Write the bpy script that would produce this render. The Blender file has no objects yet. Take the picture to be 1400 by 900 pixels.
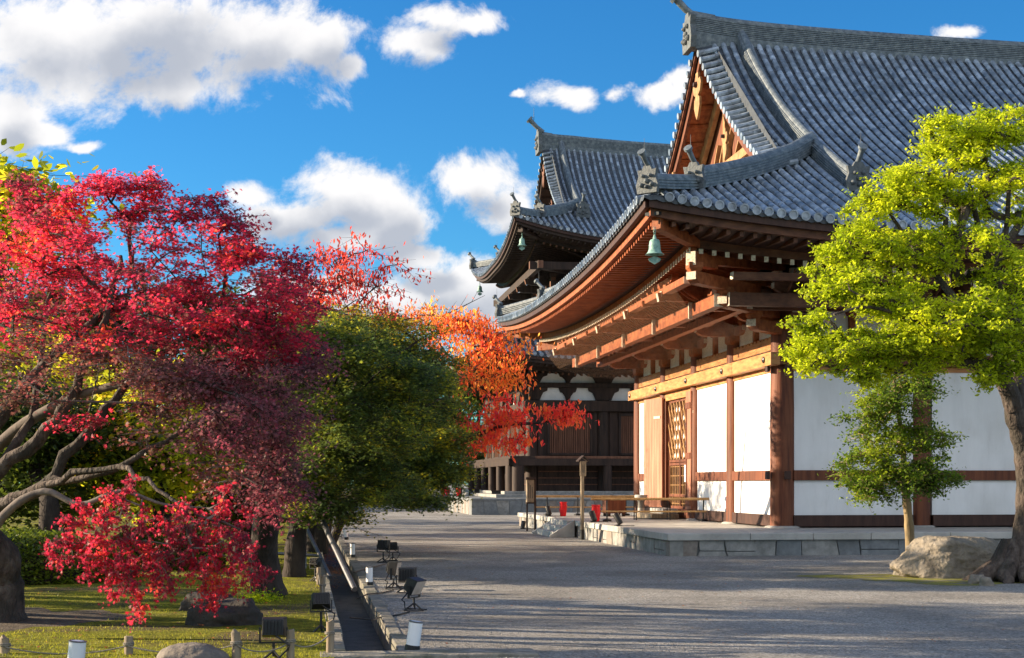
import bpy, math, random
import numpy as np
from mathutils import Vector, Matrix
random.seed(7); RNG = np.random.default_rng(7)
PI = math.pi; R = math.radians
sc = bpy.context.scene
COL = sc.collection

# ------------------------------------------------------------------ camera
F = 2000.0; HZ = 660.0; CAMH = 1.6            # focal length / horizon in photo pixels, eye height
cam_d = bpy.data.cameras.new('camera'); cam = bpy.data.objects.new('camera', cam_d); COL.objects.link(cam)
cam.location = (0, 0, CAMH); cam.rotation_euler = (R(90), 0, 0)
cam_d.sensor_width = 36; cam_d.lens = F/1400*36; cam_d.shift_y = (HZ-450)/1400
cam_d.clip_start = 0.1; cam_d.clip_end = 3000
sc.camera = cam
sc.view_settings.view_transform = 'Standard'; sc.view_settings.look = 'None'
sc.view_settings.exposure = 1.5; sc.view_settings.gamma = 1

# ------------------------------------------------------------------ sun and sky
SUN_EL = 16.0; SUN_PHI = 10.0                  # degrees; PHI = how far the sun stands beyond the left side
se, sp = R(SUN_EL), R(SUN_PHI)
SUNV = Vector((-math.cos(se)*math.cos(sp), math.cos(se)*math.sin(sp), math.sin(se)))
sd = bpy.data.lights.new('sun', 'SUN'); sun = bpy.data.objects.new('sun', sd); COL.objects.link(sun)
sd.energy = 5.0; sd.angle = R(0.5); sd.color = (1.0, 0.80, 0.56)
sun.rotation_euler = SUNV.to_track_quat('Z', 'Y').to_euler(); sun.location = (-40, 0, 30)

W = bpy.data.worlds.new("World"); sc.world = W; W.use_nodes = True
nt = W.node_tree; N = nt.nodes; Lk = nt.links; N.clear()
SKY_STR = 0.085
def wn(t, **k):
    n = N.new(t)
    for a, b in k.items(): setattr(n, a, b)
    return n
def wmath(op, a, b=None, c=None, clamp=False):
    n = N.new('ShaderNodeMath'); n.operation = op; n.use_clamp = clamp
    for i, v in enumerate((a, b, c)):
        if v is None: continue
        if isinstance(v, (int, float)): n.inputs[i].default_value = v
        else: Lk.new(v, n.inputs[i])
    return n.outputs[0]
out = wn('ShaderNodeOutputWorld'); bg = wn('ShaderNodeBackground'); bg.inputs[1].default_value = SKY_STR
sky = wn('ShaderNodeTexSky', sky_type='NISHITA'); sky.sun_disc = False
sky.sun_elevation = se; sky.sun_rotation = math.atan2(SUNV.x, SUNV.y)
sky.air_density = 1.0; sky.dust_density = 0.35; sky.ozone_density = 2.5
tc = wn('ShaderNodeTexCoord'); sx = wn('ShaderNodeSeparateXYZ'); Lk.new(tc.outputs['Generated'], sx.inputs[0])
hs = wn('ShaderNodeHueSaturation'); hs.inputs['Saturation'].default_value = 1.25; hs.inputs['Value'].default_value = 1.0
Lk.new(sky.outputs[0], hs.inputs['Color'])
tint = wn('ShaderNodeMixRGB', blend_type='MULTIPLY'); tint.inputs[0].default_value = 1; tint.inputs[2].default_value = (0.27, 0.62, 0.82, 1)
Lk.new(hs.outputs[0], tint.inputs[1])
ydir = wmath('MAXIMUM', sx.outputs[1], 0.08)
uu = wmath('DIVIDE', sx.outputs[0], ydir); vv = wmath('DIVIDE', sx.outputs[2], ydir)
cv = wn('ShaderNodeCombineXYZ'); Lk.new(uu, cv.inputs[0]); Lk.new(vv, cv.inputs[1])
CLOUDS = [(190,55,250,85),(60,60,150,80),(330,50,150,62),(425,55,75,45),(240,120,110,38),
 (555,62,55,32),(600,28,60,30),(660,32,48,18),(482,88,24,22),(5,160,55,50),(45,188,44,14),(120,203,26,8),
 (780,130,48,22),(838,126,26,18),(905,128,44,18),(935,108,26,18),(1308,42,30,14),(712,128,14,7),
 (345,270,32,26),(470,268,95,44),(390,300,90,38),(530,295,60,44),(650,245,55,40),(690,285,45,40),(470,330,90,25),
 (570,352,55,22),(630,392,100,48),(540,420,135,58),(690,420,60,40),(440,400,90,45),(-150,120,160,60),(-300,320,150,50),(1700,150,200,60),(2100,400,260,60),(1600,420,160,50)]
nz = wn('ShaderNodeTexNoise'); nz.inputs['Scale'].default_value = 14; nz.inputs['Detail'].default_value = 11; nz.inputs['Roughness'].default_value = 0.66
nz.inputs['Distortion'].default_value = 0.25
Lk.new(cv.outputs[0], nz.inputs['Vector'])
nw = wn('ShaderNodeTexNoise'); nw.inputs['Scale'].default_value = 30; nw.inputs['Detail'].default_value = 4
Lk.new(cv.outputs[0], nw.inputs['Vector'])
def vadd(a, b):
    n = N.new('ShaderNodeVectorMath'); n.operation = 'ADD'; Lk.new(a, n.inputs[0])
    if isinstance(b, tuple): n.inputs[1].default_value = b
    else: Lk.new(b, n.inputs[1])
    return n.outputs[0]
wsc = N.new('ShaderNodeVectorMath'); wsc.operation = 'MULTIPLY_ADD'
Lk.new(nw.outputs['Color'], wsc.inputs[0]); wsc.inputs[1].default_value = (0.03, 0.02, 0); wsc.inputs[2].default_value = (-0.015, -0.010, 0)
warped = vadd(cv.outputs[0], wsc.outputs[0])
def field(vec):
    cur = None
    for (cx, cy, rx, ry) in CLOUDS:
        m = N.new('ShaderNodeVectorMath'); m.operation = 'MULTIPLY_ADD'; Lk.new(vec, m.inputs[0])
        sxx, syy = F/rx, F/ry
        m.inputs[1].default_value = (sxx, syy, 0); m.inputs[2].default_value = (-(cx-700)/F*sxx, -(HZ-cy)/F*syy, 0)
        l = N.new('ShaderNodeVectorMath'); l.operation = 'LENGTH'; Lk.new(m.outputs[0], l.inputs[0])
        v = l.outputs['Value']
        cur = v if cur is None else wmath('SMOOTH_MIN', cur, v, 0.35)
    return wmath('SUBTRACT', 1.0, cur)
f0 = field(warped); f1 = field(vadd(warped, (-0.008, 0.018, 0)))
dn = wmath('MULTIPLY_ADD', nz.outputs['Fac'], 3.4, -1.66)
den = wmath('ADD', f0, dn); 
def srange(v, a, b):
    n = wn('ShaderNodeMapRange', interpolation_type='SMOOTHSTEP'); Lk.new(v, n.inputs[0]); n.inputs[1].default_value = a; n.inputs[2].default_value = b
    return n.outputs[0]
front = wmath('GREATER_THAN', sx.outputs[1], 0.1)
alpha = wmath('MULTIPLY', wmath('MULTIPLY', srange(den, -0.12, 0.55), 0.97), front)
nz2 = wn('ShaderNodeTexNoise'); nz2.inputs['Scale'].default_value = 13; nz2.inputs['Detail'].default_value = 7
Lk.new(vadd(cv.outputs[0], (0.012, -0.03, 0.35)), nz2.inputs['Vector'])
shd = srange(wmath('ADD', wmath('MULTIPLY', f1, 1.1), wmath('MULTIPLY_ADD', nz2.outputs['Fac'], 2.0, -1.0)), 0.02, 0.95)
cc = wn('ShaderNodeMixRGB'); Lk.new(shd, cc.inputs[0])
cw = 0.37/SKY_STR
cc.inputs[1].default_value = (1.0*cw, 0.98*cw, 0.97*cw, 1); cc.inputs[2].default_value = (0.50*cw, 0.53*cw, 0.60*cw, 1)
mixc = wn('ShaderNodeMixRGB'); Lk.new(alpha, mixc.inputs[0]); Lk.new(tint.outputs[0], mixc.inputs[1]); Lk.new(cc.outputs[0], mixc.inputs[2])
# unseen clouds added behind and beside the viewer to brighten and whiten ambient light
nb = wn('ShaderNodeTexNoise'); nb.inputs['Scale'].default_value = 2.6; nb.inputs['Detail'].default_value = 7; Lk.new(tc.outputs['Generated'], nb.inputs['Vector'])
back = wmath('MULTIPLY', srange(nb.outputs['Fac'], .44, .56), srange(sx.outputs[1], 0.12, -0.12))
back = wmath('MULTIPLY', back, srange(sx.outputs[2], 0.0, 0.1))
mixb = wn('ShaderNodeMixRGB'); Lk.new(back, mixb.inputs[0]); Lk.new(mixc.outputs[0], mixb.inputs[1]); mixb.inputs[2].default_value = (.50/SKY_STR, .51/SKY_STR, .54/SKY_STR, 1)
Lk.new(mixb.outputs[0], bg.inputs[0]); Lk.new(bg.outputs[0], out.inputs[0])

# ------------------------------------------------------------------ helpers
def at(px, py, Z): return Vector(((px-700)/F*Z, Z, CAMH+(HZ-py)/F*Z))
def gnd(px, py):
    Z = CAMH*F/(py-HZ); return Vector(((px-700)/F*Z, Z, 0))
def tag(o, label=None, cat=None, group=None, kind=None):
    if label: o['label'] = label
    if cat: o['category'] = cat
    if group: o['group'] = group
    if kind: o['kind'] = kind
    return o
def empty(name, loc=(0,0,0), rz=0, label=None, cat=None, group=None):
    o = bpy.data.objects.new(name, None); COL.objects.link(o); o.location = loc; o.rotation_euler = (0,0,rz)
    o.empty_display_size = .2
    return tag(o, label, cat, group)
class MB:
    def __init__(s): s.v = []; s.f = []
    def add(s, vs, fs):
        b = len(s.v); s.v.extend([tuple(p) for p in vs]); s.f.extend([tuple(i+b for i in f) for f in fs]); return s
    def box(s, x0, x1, y0, y1, z0, z1):
        if x0 > x1: x0, x1 = x1, x0
        if y0 > y1: y0, y1 = y1, y0
        vs = [(x,y,z) for z in (z0,z1) for y in (y0,y1) for x in (x0,x1)]
        return s.add(vs, [(0,2,3,1),(4,5,7,6),(0,1,5,4),(2,6,7,3),(0,4,6,2),(1,3,7,5)])
    def bar(s, p, q, w, h, up=(0,0,1)):
        p, q = Vector(p), Vector(q); d = (q-p).normalized(); u = Vector(up)
        sd_ = d.cross(u)
        if sd_.length < 1e-4: sd_ = d.cross(Vector((1,0,0)))
        sd_.normalize(); u = sd_.cross(d).normalized()
        vs = [c+sd_*a*w/2+u*b*h/2 for c in (p,q) for a,b in ((-1,-1),(1,-1),(1,1),(-1,1))]
        return s.add(vs, [(0,1,2,3),(7,6,5,4),(0,4,5,1),(1,5,6,2),(2,6,7,3),(3,7,4,0)])
    def tube(s, pts, rad, n=8, cap=True):
        pts = [Vector(p) for p in pts]
        if isinstance(rad, (int, float)): rad = [rad]*len(pts)
        vs = []; prev = None
        for i, p in enumerate(pts):
            d = (pts[min(i+1,len(pts)-1)]-pts[max(i-1,0)]).normalized()
            if prev is None:
                a = d.cross(Vector((0,0,1)));
                if a.length < .1: a = d.cross(Vector((1,0,0)))
            else: a = prev - d*prev.dot(d)
            a.normalize(); prev = a; b = d.cross(a)
            for k in range(n):
                t = 2*PI*k/n; vs.append(p+(a*math.cos(t)+b*math.sin(t))*rad[i])
        fs = [(i*n+k, i*n+(k+1)%n, (i+1)*n+(k+1)%n, (i+1)*n+k) for i in range(len(pts)-1) for k in range(n)]
        if cap: fs += [tuple(range(n))[::-1], tuple((len(pts)-1)*n+k for k in range(n))]
        return s.add(vs, fs)
    def lathe(s, prof, n=16, c=(0,0,0)):
        vs = [(c[0]+r*math.cos(2*PI*k/n), c[1]+r*math.sin(2*PI*k/n), c[2]+z) for r,z in prof for k in range(n)]
        fs = [(i*n+k, i*n+(k+1)%n, (i+1)*n+(k+1)%n, (i+1)*n+k) for i in range(len(prof)-1) for k in range(n)]
        return s.add(vs, fs)
    def prism(s, poly, M):                       # poly: (u,v) list, M(u,v,w) -> point, w=0/1
        n = len(poly); vs = [M(u,v,0) for u,v in poly]+[M(u,v,1) for u,v in poly]
        return s.add(vs, [tuple(range(n))[::-1], tuple(range(n,2*n))]+[(i,(i+1)%n,n+(i+1)%n,n+i) for i in range(n)])
    def sweep(s, pts, prof, closed=True):        # prof in (side, up); path stays upright
        pts = [Vector(p) for p in pts]; n = len(prof); vs = []
        for i, p in enumerate(pts):
            d = pts[min(i+1,len(pts)-1)]-pts[max(i-1,0)]; d.z = 0
            d.normalize(); sdv = Vector((d.y,-d.x,0))
            for a, b in prof: vs.append(p+sdv*a+Vector((0,0,b)))
        fs = [(i*n+k, i*n+(k+1)%n, (i+1)*n+(k+1)%n, (i+1)*n+k) for i in range(len(pts)-1) for k in range(n)]
        fs += [tuple(range(n))[::-1], tuple((len(pts)-1)*n+k for k in range(n))]
        return s.add(vs, fs)
    def build(s, name, mat, parent=None, smooth=False, bevel=0):
        me = bpy.data.meshes.new(name); me.from_pydata(s.v, [], s.f); me.update()
        if smooth: me.polygons.foreach_set('use_smooth', [True]*len(me.polygons))
        o = bpy.data.objects.new(name, me); COL.objects.link(o); me.materials.append(mat)
        if parent is not None: o.parent = parent
        if bevel:
            m = o.modifiers.new('bevel', 'BEVEL'); m.width = bevel; m.segments = 2; m.limit_method = 'ANGLE'
        if smooth and len(me.polygons) < 200000:
            try: me.shade_auto_smooth(angle=R(40))
            except Exception:
                try: me.set_sharp_from_angle(angle=R(40))
                except Exception: pass
        return o
def npmesh(name, V, nper, mat, parent=None, smooth=False):
    """V: (N,k,3) polygons of k corners each"""
    Nn, k, _ = V.shape; me = bpy.data.meshes.new(name)
    me.vertices.add(Nn*k); me.vertices.foreach_set('co', V.reshape(-1).astype(np.float32))
    me.loops.add(Nn*k); me.loops.foreach_set('vertex_index', np.arange(Nn*k, dtype=np.int32))
    me.polygons.add(Nn); me.polygons.foreach_set('loop_start', np.arange(0, Nn*k, k, dtype=np.int32))
    me.update(calc_edges=True); me.validate()
    me.materials.append(mat); o = bpy.data.objects.new(name, me); COL.objects.link(o)
    if parent is not None: o.parent = parent
    return o
def copy_tree(o, parent=None):
    c = o.copy(); COL.objects.link(c); c.parent = parent
    for ch in list(o.children): copy_tree(ch, c)
    return c

# ------------------------------------------------------------------ materials
def mat(name, cols, scale=4, rough=.8, bump=0, bscale=30, stretch=(1,1,1), spec=.3, detail=6, contrast=(.3,.7), coord='Object', metal=0, spots=None, bdist=.02):
    m = bpy.data.materials.new(name); m.use_nodes = True; t = m.node_tree; n = t.nodes; l = t.links
    b = n['Principled BSDF']; b.inputs['Roughness'].default_value = rough; b.inputs['Metallic'].default_value = metal
    b.inputs['Specular IOR Level'].default_value = spec
    tcn = n.new('ShaderNodeTexCoord'); mp = n.new('ShaderNodeMapping'); mp.inputs['Scale'].default_value = stretch
    l.new(tcn.outputs[coord], mp.inputs[0])
    no = n.new('ShaderNodeTexNoise'); no.inputs['Scale'].default_value = scale; no.inputs['Detail'].default_value = detail; no.inputs['Roughness'].default_value = .62
    l.new(mp.outputs[0], no.inputs['Vector'])
    cr = n.new('ShaderNodeValToRGB'); l.new(no.outputs['Fac'], cr.inputs[0])
    e = cr.color_ramp; k = len(cols)
    e.elements[0].position = contrast[0]; e.elements[0].color = (*cols[0], 1)
    e.elements[1].position = contrast[1]; e.elements[1].color = (*cols[-1], 1)
    for i in range(1, k-1):
        q = e.elements.new(contrast[0]+(contrast[1]-contrast[0])*i/(k-1)); q.color = (*cols[i], 1)
    colout = cr.outputs[0]
    if spots:                                    # (colour, scale, lo, hi, amount): large patches
        n2 = n.new('ShaderNodeTexNoise'); n2.inputs['Scale'].default_value = spots[1]; n2.inputs['Detail'].default_value = 5
        l.new(tcn.outputs[coord], n2.inputs['Vector'])
        mr = n.new('ShaderNodeMapRange'); l.new(n2.outputs['Fac'], mr.inputs[0]); mr.inputs[1].default_value = spots[2]; mr.inputs[2].default_value = spots[3]; mr.inputs[4].default_value = spots[4]
        mx = n.new('ShaderNodeMixRGB'); l.new(mr.outputs[0], mx.inputs[0]); l.new(colout, mx.inputs[1]); mx.inputs[2].default_value = (*spots[0], 1)
        colout = mx.outputs[0]
    l.new(colout, b.inputs['Base Color'])
    if bump:
        n3 = n.new('ShaderNodeTexNoise'); n3.inputs['Scale'].default_value = bscale; n3.inputs['Detail'].default_value = 5
        l.new(mp.outputs[0], n3.inputs['Vector'])
        bp = n.new('ShaderNodeBump'); bp.inputs['Strength'].default_value = bump; bp.inputs['Distance'].default_value = bdist
        l.new(n3.outputs['Fac'], bp.inputs['Height']); l.new(bp.outputs[0], b.inputs['Normal'])
    return m
def leafmat(name, cols, nscale=1.0, trans=.5, rough=.5):
    m = bpy.data.materials.new(name); m.use_nodes = True; t = m.node_tree; n = t.nodes; l = t.links; n.clear()
    o = n.new('ShaderNodeOutputMaterial'); g = n.new('ShaderNodeNewGeometry')
    tcn = n.new('ShaderNodeTexCoord'); no = n.new('ShaderNodeTexNoise'); no.inputs['Scale'].default_value = nscale; no.inputs['Detail'].default_value = 3
    l.new(tcn.outputs['Object'], no.inputs['Vector'])
    ad = n.new('ShaderNodeMath'); ad.operation = 'MULTIPLY_ADD'; l.new(g.outputs['Random Per Island'], ad.inputs[0]); ad.inputs[1].default_value = .5
    mr = n.new('ShaderNodeMapRange'); l.new(no.outputs['Fac'], mr.inputs[0]); mr.inputs[1].default_value = .3; mr.inputs[2].default_value = .7; mr.inputs[3].default_value = -.12; mr.inputs[4].default_value = .62
    l.new(mr.outputs[0], ad.inputs[2])
    cr = n.new('ShaderNodeValToRGB'); l.new(ad.outputs[0], cr.inputs[0]); e = cr.color_ramp
    e.elements[0].color = (*cols[0], 1); e.elements[1].color = (*cols[-1], 1)
    for i in range(1, len(cols)-1): q = e.elements.new(i/(len(cols)-1)); q.color = (*cols[i], 1)
    df = n.new('ShaderNodeBsdfPrincipled'); df.inputs['Roughness'].default_value = rough; df.inputs['Specular IOR Level'].default_value = .25
    l.new(cr.outputs[0], df.inputs['Base Color'])
    tr = n.new('ShaderNodeBsdfTranslucent'); br = n.new('ShaderNodeMixRGB'); br.blend_type = 'ADD'; br.inputs[0].default_value = .9
    l.new(cr.outputs[0], br.inputs[1]); l.new(cr.outputs[0], br.inputs[2]); l.new(br.outputs[0], tr.inputs[0])
    mx = n.new('ShaderNodeMixShader'); mx.inputs[0].default_value = trans
    l.new(df.outputs[0], mx.inputs[1]); l.new(tr.outputs[0], mx.inputs[2]); l.new(mx.outputs[0], o.inputs[0])
    return m
M = {}
M['tile'] = mat('roof_tile', [(.10,.125,.16),(.21,.255,.31),(.37,.42,.48)], 5, .36, .3, 25, spec=.8, spots=((.10,.12,.13), .9, .45, .7, .5))
def add_cells(m, scale, lo, hi, stretch=(1,1,1)):
    t = m.node_tree; n = t.nodes; l = t.links; b = n['Principled BSDF']; src = b.inputs['Base Color'].links[0].from_socket
    tcn = n.new('ShaderNodeTexCoord'); mp = n.new('ShaderNodeMapping'); mp.inputs['Scale'].default_value = stretch; l.new(tcn.outputs['Object'], mp.inputs[0])
    v = n.new('ShaderNodeTexVoronoi'); v.inputs['Scale'].default_value = scale; l.new(mp.outputs[0], v.inputs['Vector'])
    sp = n.new('ShaderNodeSeparateColor'); l.new(v.outputs['Color'], sp.inputs[0])
    mr = n.new('ShaderNodeMapRange'); l.new(sp.outputs[0], mr.inputs[0]); mr.inputs[3].default_value = lo; mr.inputs[4].default_value = hi
    mx = n.new('ShaderNodeVectorMath'); mx.operation = 'SCALE'; l.new(src, mx.inputs[0]); l.new(mr.outputs[0], mx.inputs['Scale'])
    l.new(mx.outputs[0], b.inputs['Base Color'])
    mr2 = n.new('ShaderNodeMapRange'); l.new(sp.outputs[1], mr2.inputs[0]); mr2.inputs[3].default_value = .24; mr2.inputs[4].default_value = .48
    l.new(mr2.outputs[0], b.inputs['Roughness'])
add_cells(M['tile'], 3.4, .62, 1.42)
M['tile_dark'] = mat('roof_tile_dark', [(.03,.037,.048),(.07,.083,.10)], 6, .55, .4, 25, spec=.4)
M['ridge'] = mat('ridge_tile', [(.05,.066,.08),(.115,.14,.16),(.22,.245,.25)], 6, .5, .4, 20, spec=.45)
M['orn'] = mat('ornament_tile', [(.05,.058,.065),(.13,.145,.15)], 8, .6, .6, 25)
WV = (1,1,.06); 
M['wood_post'] = mat('weathered_post_wood', [(.065,.019,.010),(.14,.043,.019),(.215,.075,.033)], 9, .62, .35, 25, stretch=(1,1,.07), spots=((.06,.022,.012), .8, .5, .75, .5))
M['wood_beam'] = mat('weathered_beam_wood', [(.26,.10,.032),(.44,.20,.07),(.56,.29,.11)], 7, .6, .3, 25, stretch=(.3,.3,1.5))
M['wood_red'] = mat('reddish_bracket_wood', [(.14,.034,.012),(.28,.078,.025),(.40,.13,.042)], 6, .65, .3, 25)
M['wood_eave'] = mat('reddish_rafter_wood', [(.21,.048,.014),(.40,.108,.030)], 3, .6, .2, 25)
M['wood_front_shaded'] = mat('shade_darkened_front_timber', [(.045,.018,.011),(.105,.042,.022),(.16,.068,.036)], 6, .65, .35, 25, stretch=(.5,1,1))  # same timber as the side, with the front eave shade put into its colour
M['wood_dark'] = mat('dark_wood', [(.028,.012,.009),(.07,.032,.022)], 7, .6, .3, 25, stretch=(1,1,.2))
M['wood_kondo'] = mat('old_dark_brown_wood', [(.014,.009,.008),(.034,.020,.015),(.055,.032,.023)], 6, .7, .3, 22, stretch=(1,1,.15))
M['wood_slat'] = mat('slatted_shutter_wood', [(.085,.035,.02),(.20,.092,.055)], 9, .7, .3, 22, stretch=(1,1,.1))
M['wood_door'] = mat('salmon_plank_wood', [(.26,.095,.055),(.38,.16,.10),(.47,.22,.14)], 5, .65, .25, 18, stretch=(1,1,.12))
M['wood_gable'] = mat('pale_gable_wood', [(.22,.11,.045),(.42,.24,.10)], 5, .65, .2, 20)
M['wood_pale'] = mat('pale_worn_wood', [(.14,.105,.07),(.30,.24,.165)], 14, .75, .4, 40, stretch=(1,1,.2))
M['endpaint'] = mat('pale_painted_end', [(.34,.27,.19),(.66,.58,.45)], 22, .7, .2, 30, contrast=(.3,.55))
M['plaster'] = mat('white_plaster', [(.64,.635,.62),(.77,.77,.765),(.82,.82,.815)], 2.2, .9, .25, 9, stretch=(1.5,1.5,.35), spec=.1, contrast=(.2,.62), spots=((.58,.565,.53), .6, .52, .8, .6))
M['stone'] = mat('grey_granite', [(.17,.17,.16),(.27,.265,.25),(.36,.35,.33)], 5, .85, .5, 60, spots=((.13,.135,.12), .7, .5, .75, .6))
M['stone_b'] = mat('bluish_granite', [(.13,.14,.15),(.22,.235,.24)], 6, .85, .5, 60, spots=((.10,.10,.09), .9, .5, .75, .6))
M['stone_c'] = mat('brownish_granite', [(.17,.14,.12),(.28,.25,.22)], 6, .85, .5, 60)
M['slab'] = mat('pale_platform_paving', [(.30,.29,.27),(.40,.39,.36),(.47,.455,.42)], 2.5, .85, .3, 40, spots=((.25,.24,.22), .5, .45, .7, .5))
M['boulder'] = mat('tan_boulder', [(.11,.095,.075),(.23,.20,.16),(.33,.29,.24)], 3.5, .9, .9, 14, detail=10, bdist=.05, spots=((.13,.12,.09), 1.6, .5, .65, .6))
M['rock_dark'] = mat('dark_garden_rock', [(.022,.020,.018),(.06,.052,.045)], 3.5, .85, .9, 12, bdist=.05)
M['rock_grey'] = mat('grey_garden_rock', [(.10,.085,.07),(.20,.175,.15)], 4, .9, .7, 16, bdist=.04)
M['bark'] = mat('grey_brown_bark', [(.045,.034,.027),(.13,.10,.08),(.20,.165,.13)], 7, .9, 1, 16, stretch=(1,1,.35), bdist=.05, spots=((.09,.10,.05), 1.4, .5, .7, .5))
M['bark_maple'] = mat('grey_brown_maple_bark', [(.03,.022,.018),(.085,.065,.055),(.15,.125,.105)], 9, .9, 1, 20, stretch=(1,1,.5), bdist=.06, spots=((.03,.028,.022), 2.2, .45, .6, .7))
M['bark_dark'] = mat('dark_bark', [(.018,.013,.011),(.055,.042,.035)], 7, .9, .8, 16, stretch=(1,1,.35), bdist=.04)
M['bark_pale'] = mat('ochre_bark', [(.15,.11,.06),(.32,.24,.13)], 6, .9, .8, 16, stretch=(1,1,.3), bdist=.03)
M['twig_grey'] = mat('grey_branch', [(.07,.055,.05),(.20,.165,.14)], 7, .9, .4, 16)
M['black'] = mat('black_coated_metal', [(.010,.010,.011),(.02,.02,.022)], 9, .45, .1, 40, spec=.4)
M['steel'] = mat('grey_galvanised_tube', [(.12,.12,.13),(.22,.22,.23)], 9, .4, .1, 40, spec=.5, metal=.6)
M['glass_lamp'] = mat('lamp_glass', [(.45,.34,.25),(.62,.50,.40)], 6, .2, .1, 40, spec=.6)
M['white_lamp'] = mat('white_lamp_cover', [(.70,.72,.74),(.80,.81,.82)], 3, .45, .03, 30, spec=.4)
M['red'] = mat('red_plastic', [(.62,.006,.012),(.78,.012,.02)], 6, .35, .05, 30, spec=.5)
M['red_dark'] = mat('dark_red_plastic', [(.35,.004,.008),(.5,.008,.012)], 6, .4, .05, 30, spec=.5)
M['bamboo'] = mat('bamboo_rail', [(.36,.20,.07),(.58,.37,.16)], 12, .45, .2, 25, spec=.4)
M['rope'] = mat('grey_rope', [(.14,.12,.10),(.30,.27,.22)], 60, .9, .6, 120)
M['bronze'] = mat('verdigris_bronze', [(.07,.17,.15),(.19,.34,.29),(.30,.44,.38)], 9, .55, .3, 30, spec=.5)
M['paper'] = mat('white_paper', [(.72,.72,.70),(.80,.80,.78)], 9, .8, 0, 30)
M['concrete'] = mat('mossy_kerb_stone', [(.09,.09,.075),(.19,.18,.155),(.30,.28,.24)], 7, .9, .7, 35, spots=((.10,.11,.06), 2.0, .5, .7, .5))
M['asphalt_dark'] = mat('damp_drain_bed', [(.035,.037,.04),(.085,.088,.09)], 5, .7, .7, 40)
# ground
M['gravel'] = mat('grey_gravel', [(.15,.145,.135),(.31,.30,.28),(.50,.48,.45)], 34, .92, 1.0, 55, coord='Object', detail=8, bdist=.045, spec=.15, spots=((.19,.18,.165), .45, .42, .60, .65))
add_cells(M['gravel'], 26, .72, 1.28)
M['gravel'].node_tree.nodes['Principled BSDF'].inputs['Roughness'].links and M['gravel'].node_tree.links.remove(M['gravel'].node_tree.nodes['Principled BSDF'].inputs['Roughness'].links[0])
M['lawn'] = mat('mossy_lawn', [(.06,.07,.010),(.17,.175,.016),(.29,.27,.028)], 6, .95, 1, 40, detail=10, bdist=.05, spec=.1, spots=((.10,.075,.05), .55, .50, .62, .85))
M['grass'] = leafmat('short_grass_blades', [(.07,.095,.008),(.19,.20,.016),(.32,.29,.025)], .8, .45)
M['litter'] = leafmat('fallen_leaf', [(.30,.03,.015),(.42,.12,.02),(.26,.14,.05),(.12,.06,.03)], 3, .2)
# leaves
M['lf_red'] = leafmat('crimson_maple_leaf', [(.11,.07,.045),(.19,.05,.06),(.42,.025,.07),(.68,.04,.075),(.76,.14,.045)], 1.3, .55)
M['lf_purple'] = leafmat('maroon_maple_leaf', [(.12,.07,.065),(.19,.07,.085),(.34,.045,.085)], .9, .4)
M['lf_redlow'] = leafmat('pinkish_red_maple_leaf', [(.10,.035,.04),(.18,.025,.045),(.34,.018,.05),(.50,.025,.045),(.56,.12,.035)], 2.4, .55)
M['lf_green'] = leafmat('green_maple_leaf_lit_patches', [(.04,.065,.025),(.065,.10,.028),(.13,.165,.022),(.50,.42,.02)], 1.3, .45)  # yellow ramp end paints sunlit patches into the green leaf colour
M['lf_mix'] = leafmat('turning_maple_leaf', [(.03,.05,.010),(.10,.12,.012),(.32,.25,.015),(.50,.16,.015)], .9, .5)
M['lf_orange'] = leafmat('orange_cherry_leaf', [(.56,.06,.04),(.68,.13,.035),(.70,.26,.045),(.64,.40,.07)], .8, .55)
M['lf_cred'] = leafmat('red_cherry_leaf', [(.28,.03,.03),(.52,.045,.03),(.62,.11,.05)], 1.2, .45)
M['lf_bough'] = leafmat('red_orange_bough_leaf', [(.52,.03,.05),(.66,.05,.05),(.70,.13,.05),(.68,.26,.05)], 1.6, .5)
M['lf_camphor'] = leafmat('yellow_green_leaf', [(.17,.24,.010),(.36,.42,.014),(.56,.58,.02)], .9, .5, .45)
M['lf_sapling'] = leafmat('glossy_green_leaf', [(.035,.08,.012),(.12,.19,.018),(.36,.42,.02)], .9, .42, .35)
M['lf_bg'] = leafmat('deep_green_leaf', [(.018,.032,.008),(.035,.058,.010),(.09,.11,.010)], .5, .4)
M['lf_bgy'] = leafmat('yellow_green_garden_leaf', [(.07,.10,.010),(.26,.30,.016),(.62,.56,.025),(.70,.38,.025)], .7, .5)
M['lf_hedge'] = leafmat('clipped_hedge_leaf', [(.03,.05,.008),(.07,.10,.010),(.15,.18,.012)], .9, .35)
# netting: thin wires with gaps between (a real see-through net)
def netmat():
    m = bpy.data.materials.new('wire_netting'); m.use_nodes = True; t = m.node_tree; n = t.nodes; l = t.links
    b = n['Principled BSDF']; b.inputs['Base Color'].default_value = (.20,.11,.06,1); b.inputs['Roughness'].default_value = .6
    tcn = n.new('ShaderNodeTexCoord'); outv = []
    for ang in (38, -32):
        mp = n.new('ShaderNodeMapping'); mp.inputs['Rotation'].default_value = (0, 0, R(ang)); l.new(tcn.outputs['UV'], mp.inputs[0])
        wv = n.new('ShaderNodeTexWave'); wv.inputs['Scale'].default_value = 3.2; l.new(mp.outputs[0], wv.inputs['Vector'])
        g = n.new('ShaderNodeMath'); g.operation = 'GREATER_THAN'; g.inputs[1].default_value = .984; l.new(wv.outputs['Fac'], g.inputs[0]); outv.append(g.outputs[0])
    mx = n.new('ShaderNodeMath'); mx.operation = 'MAXIMUM'; l.new(outv[0], mx.inputs[0]); l.new(outv[1], mx.inputs[1])
    l.new(mx.outputs[0], b.inputs['Alpha'])
    return m
M['net'] = netmat()

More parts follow.
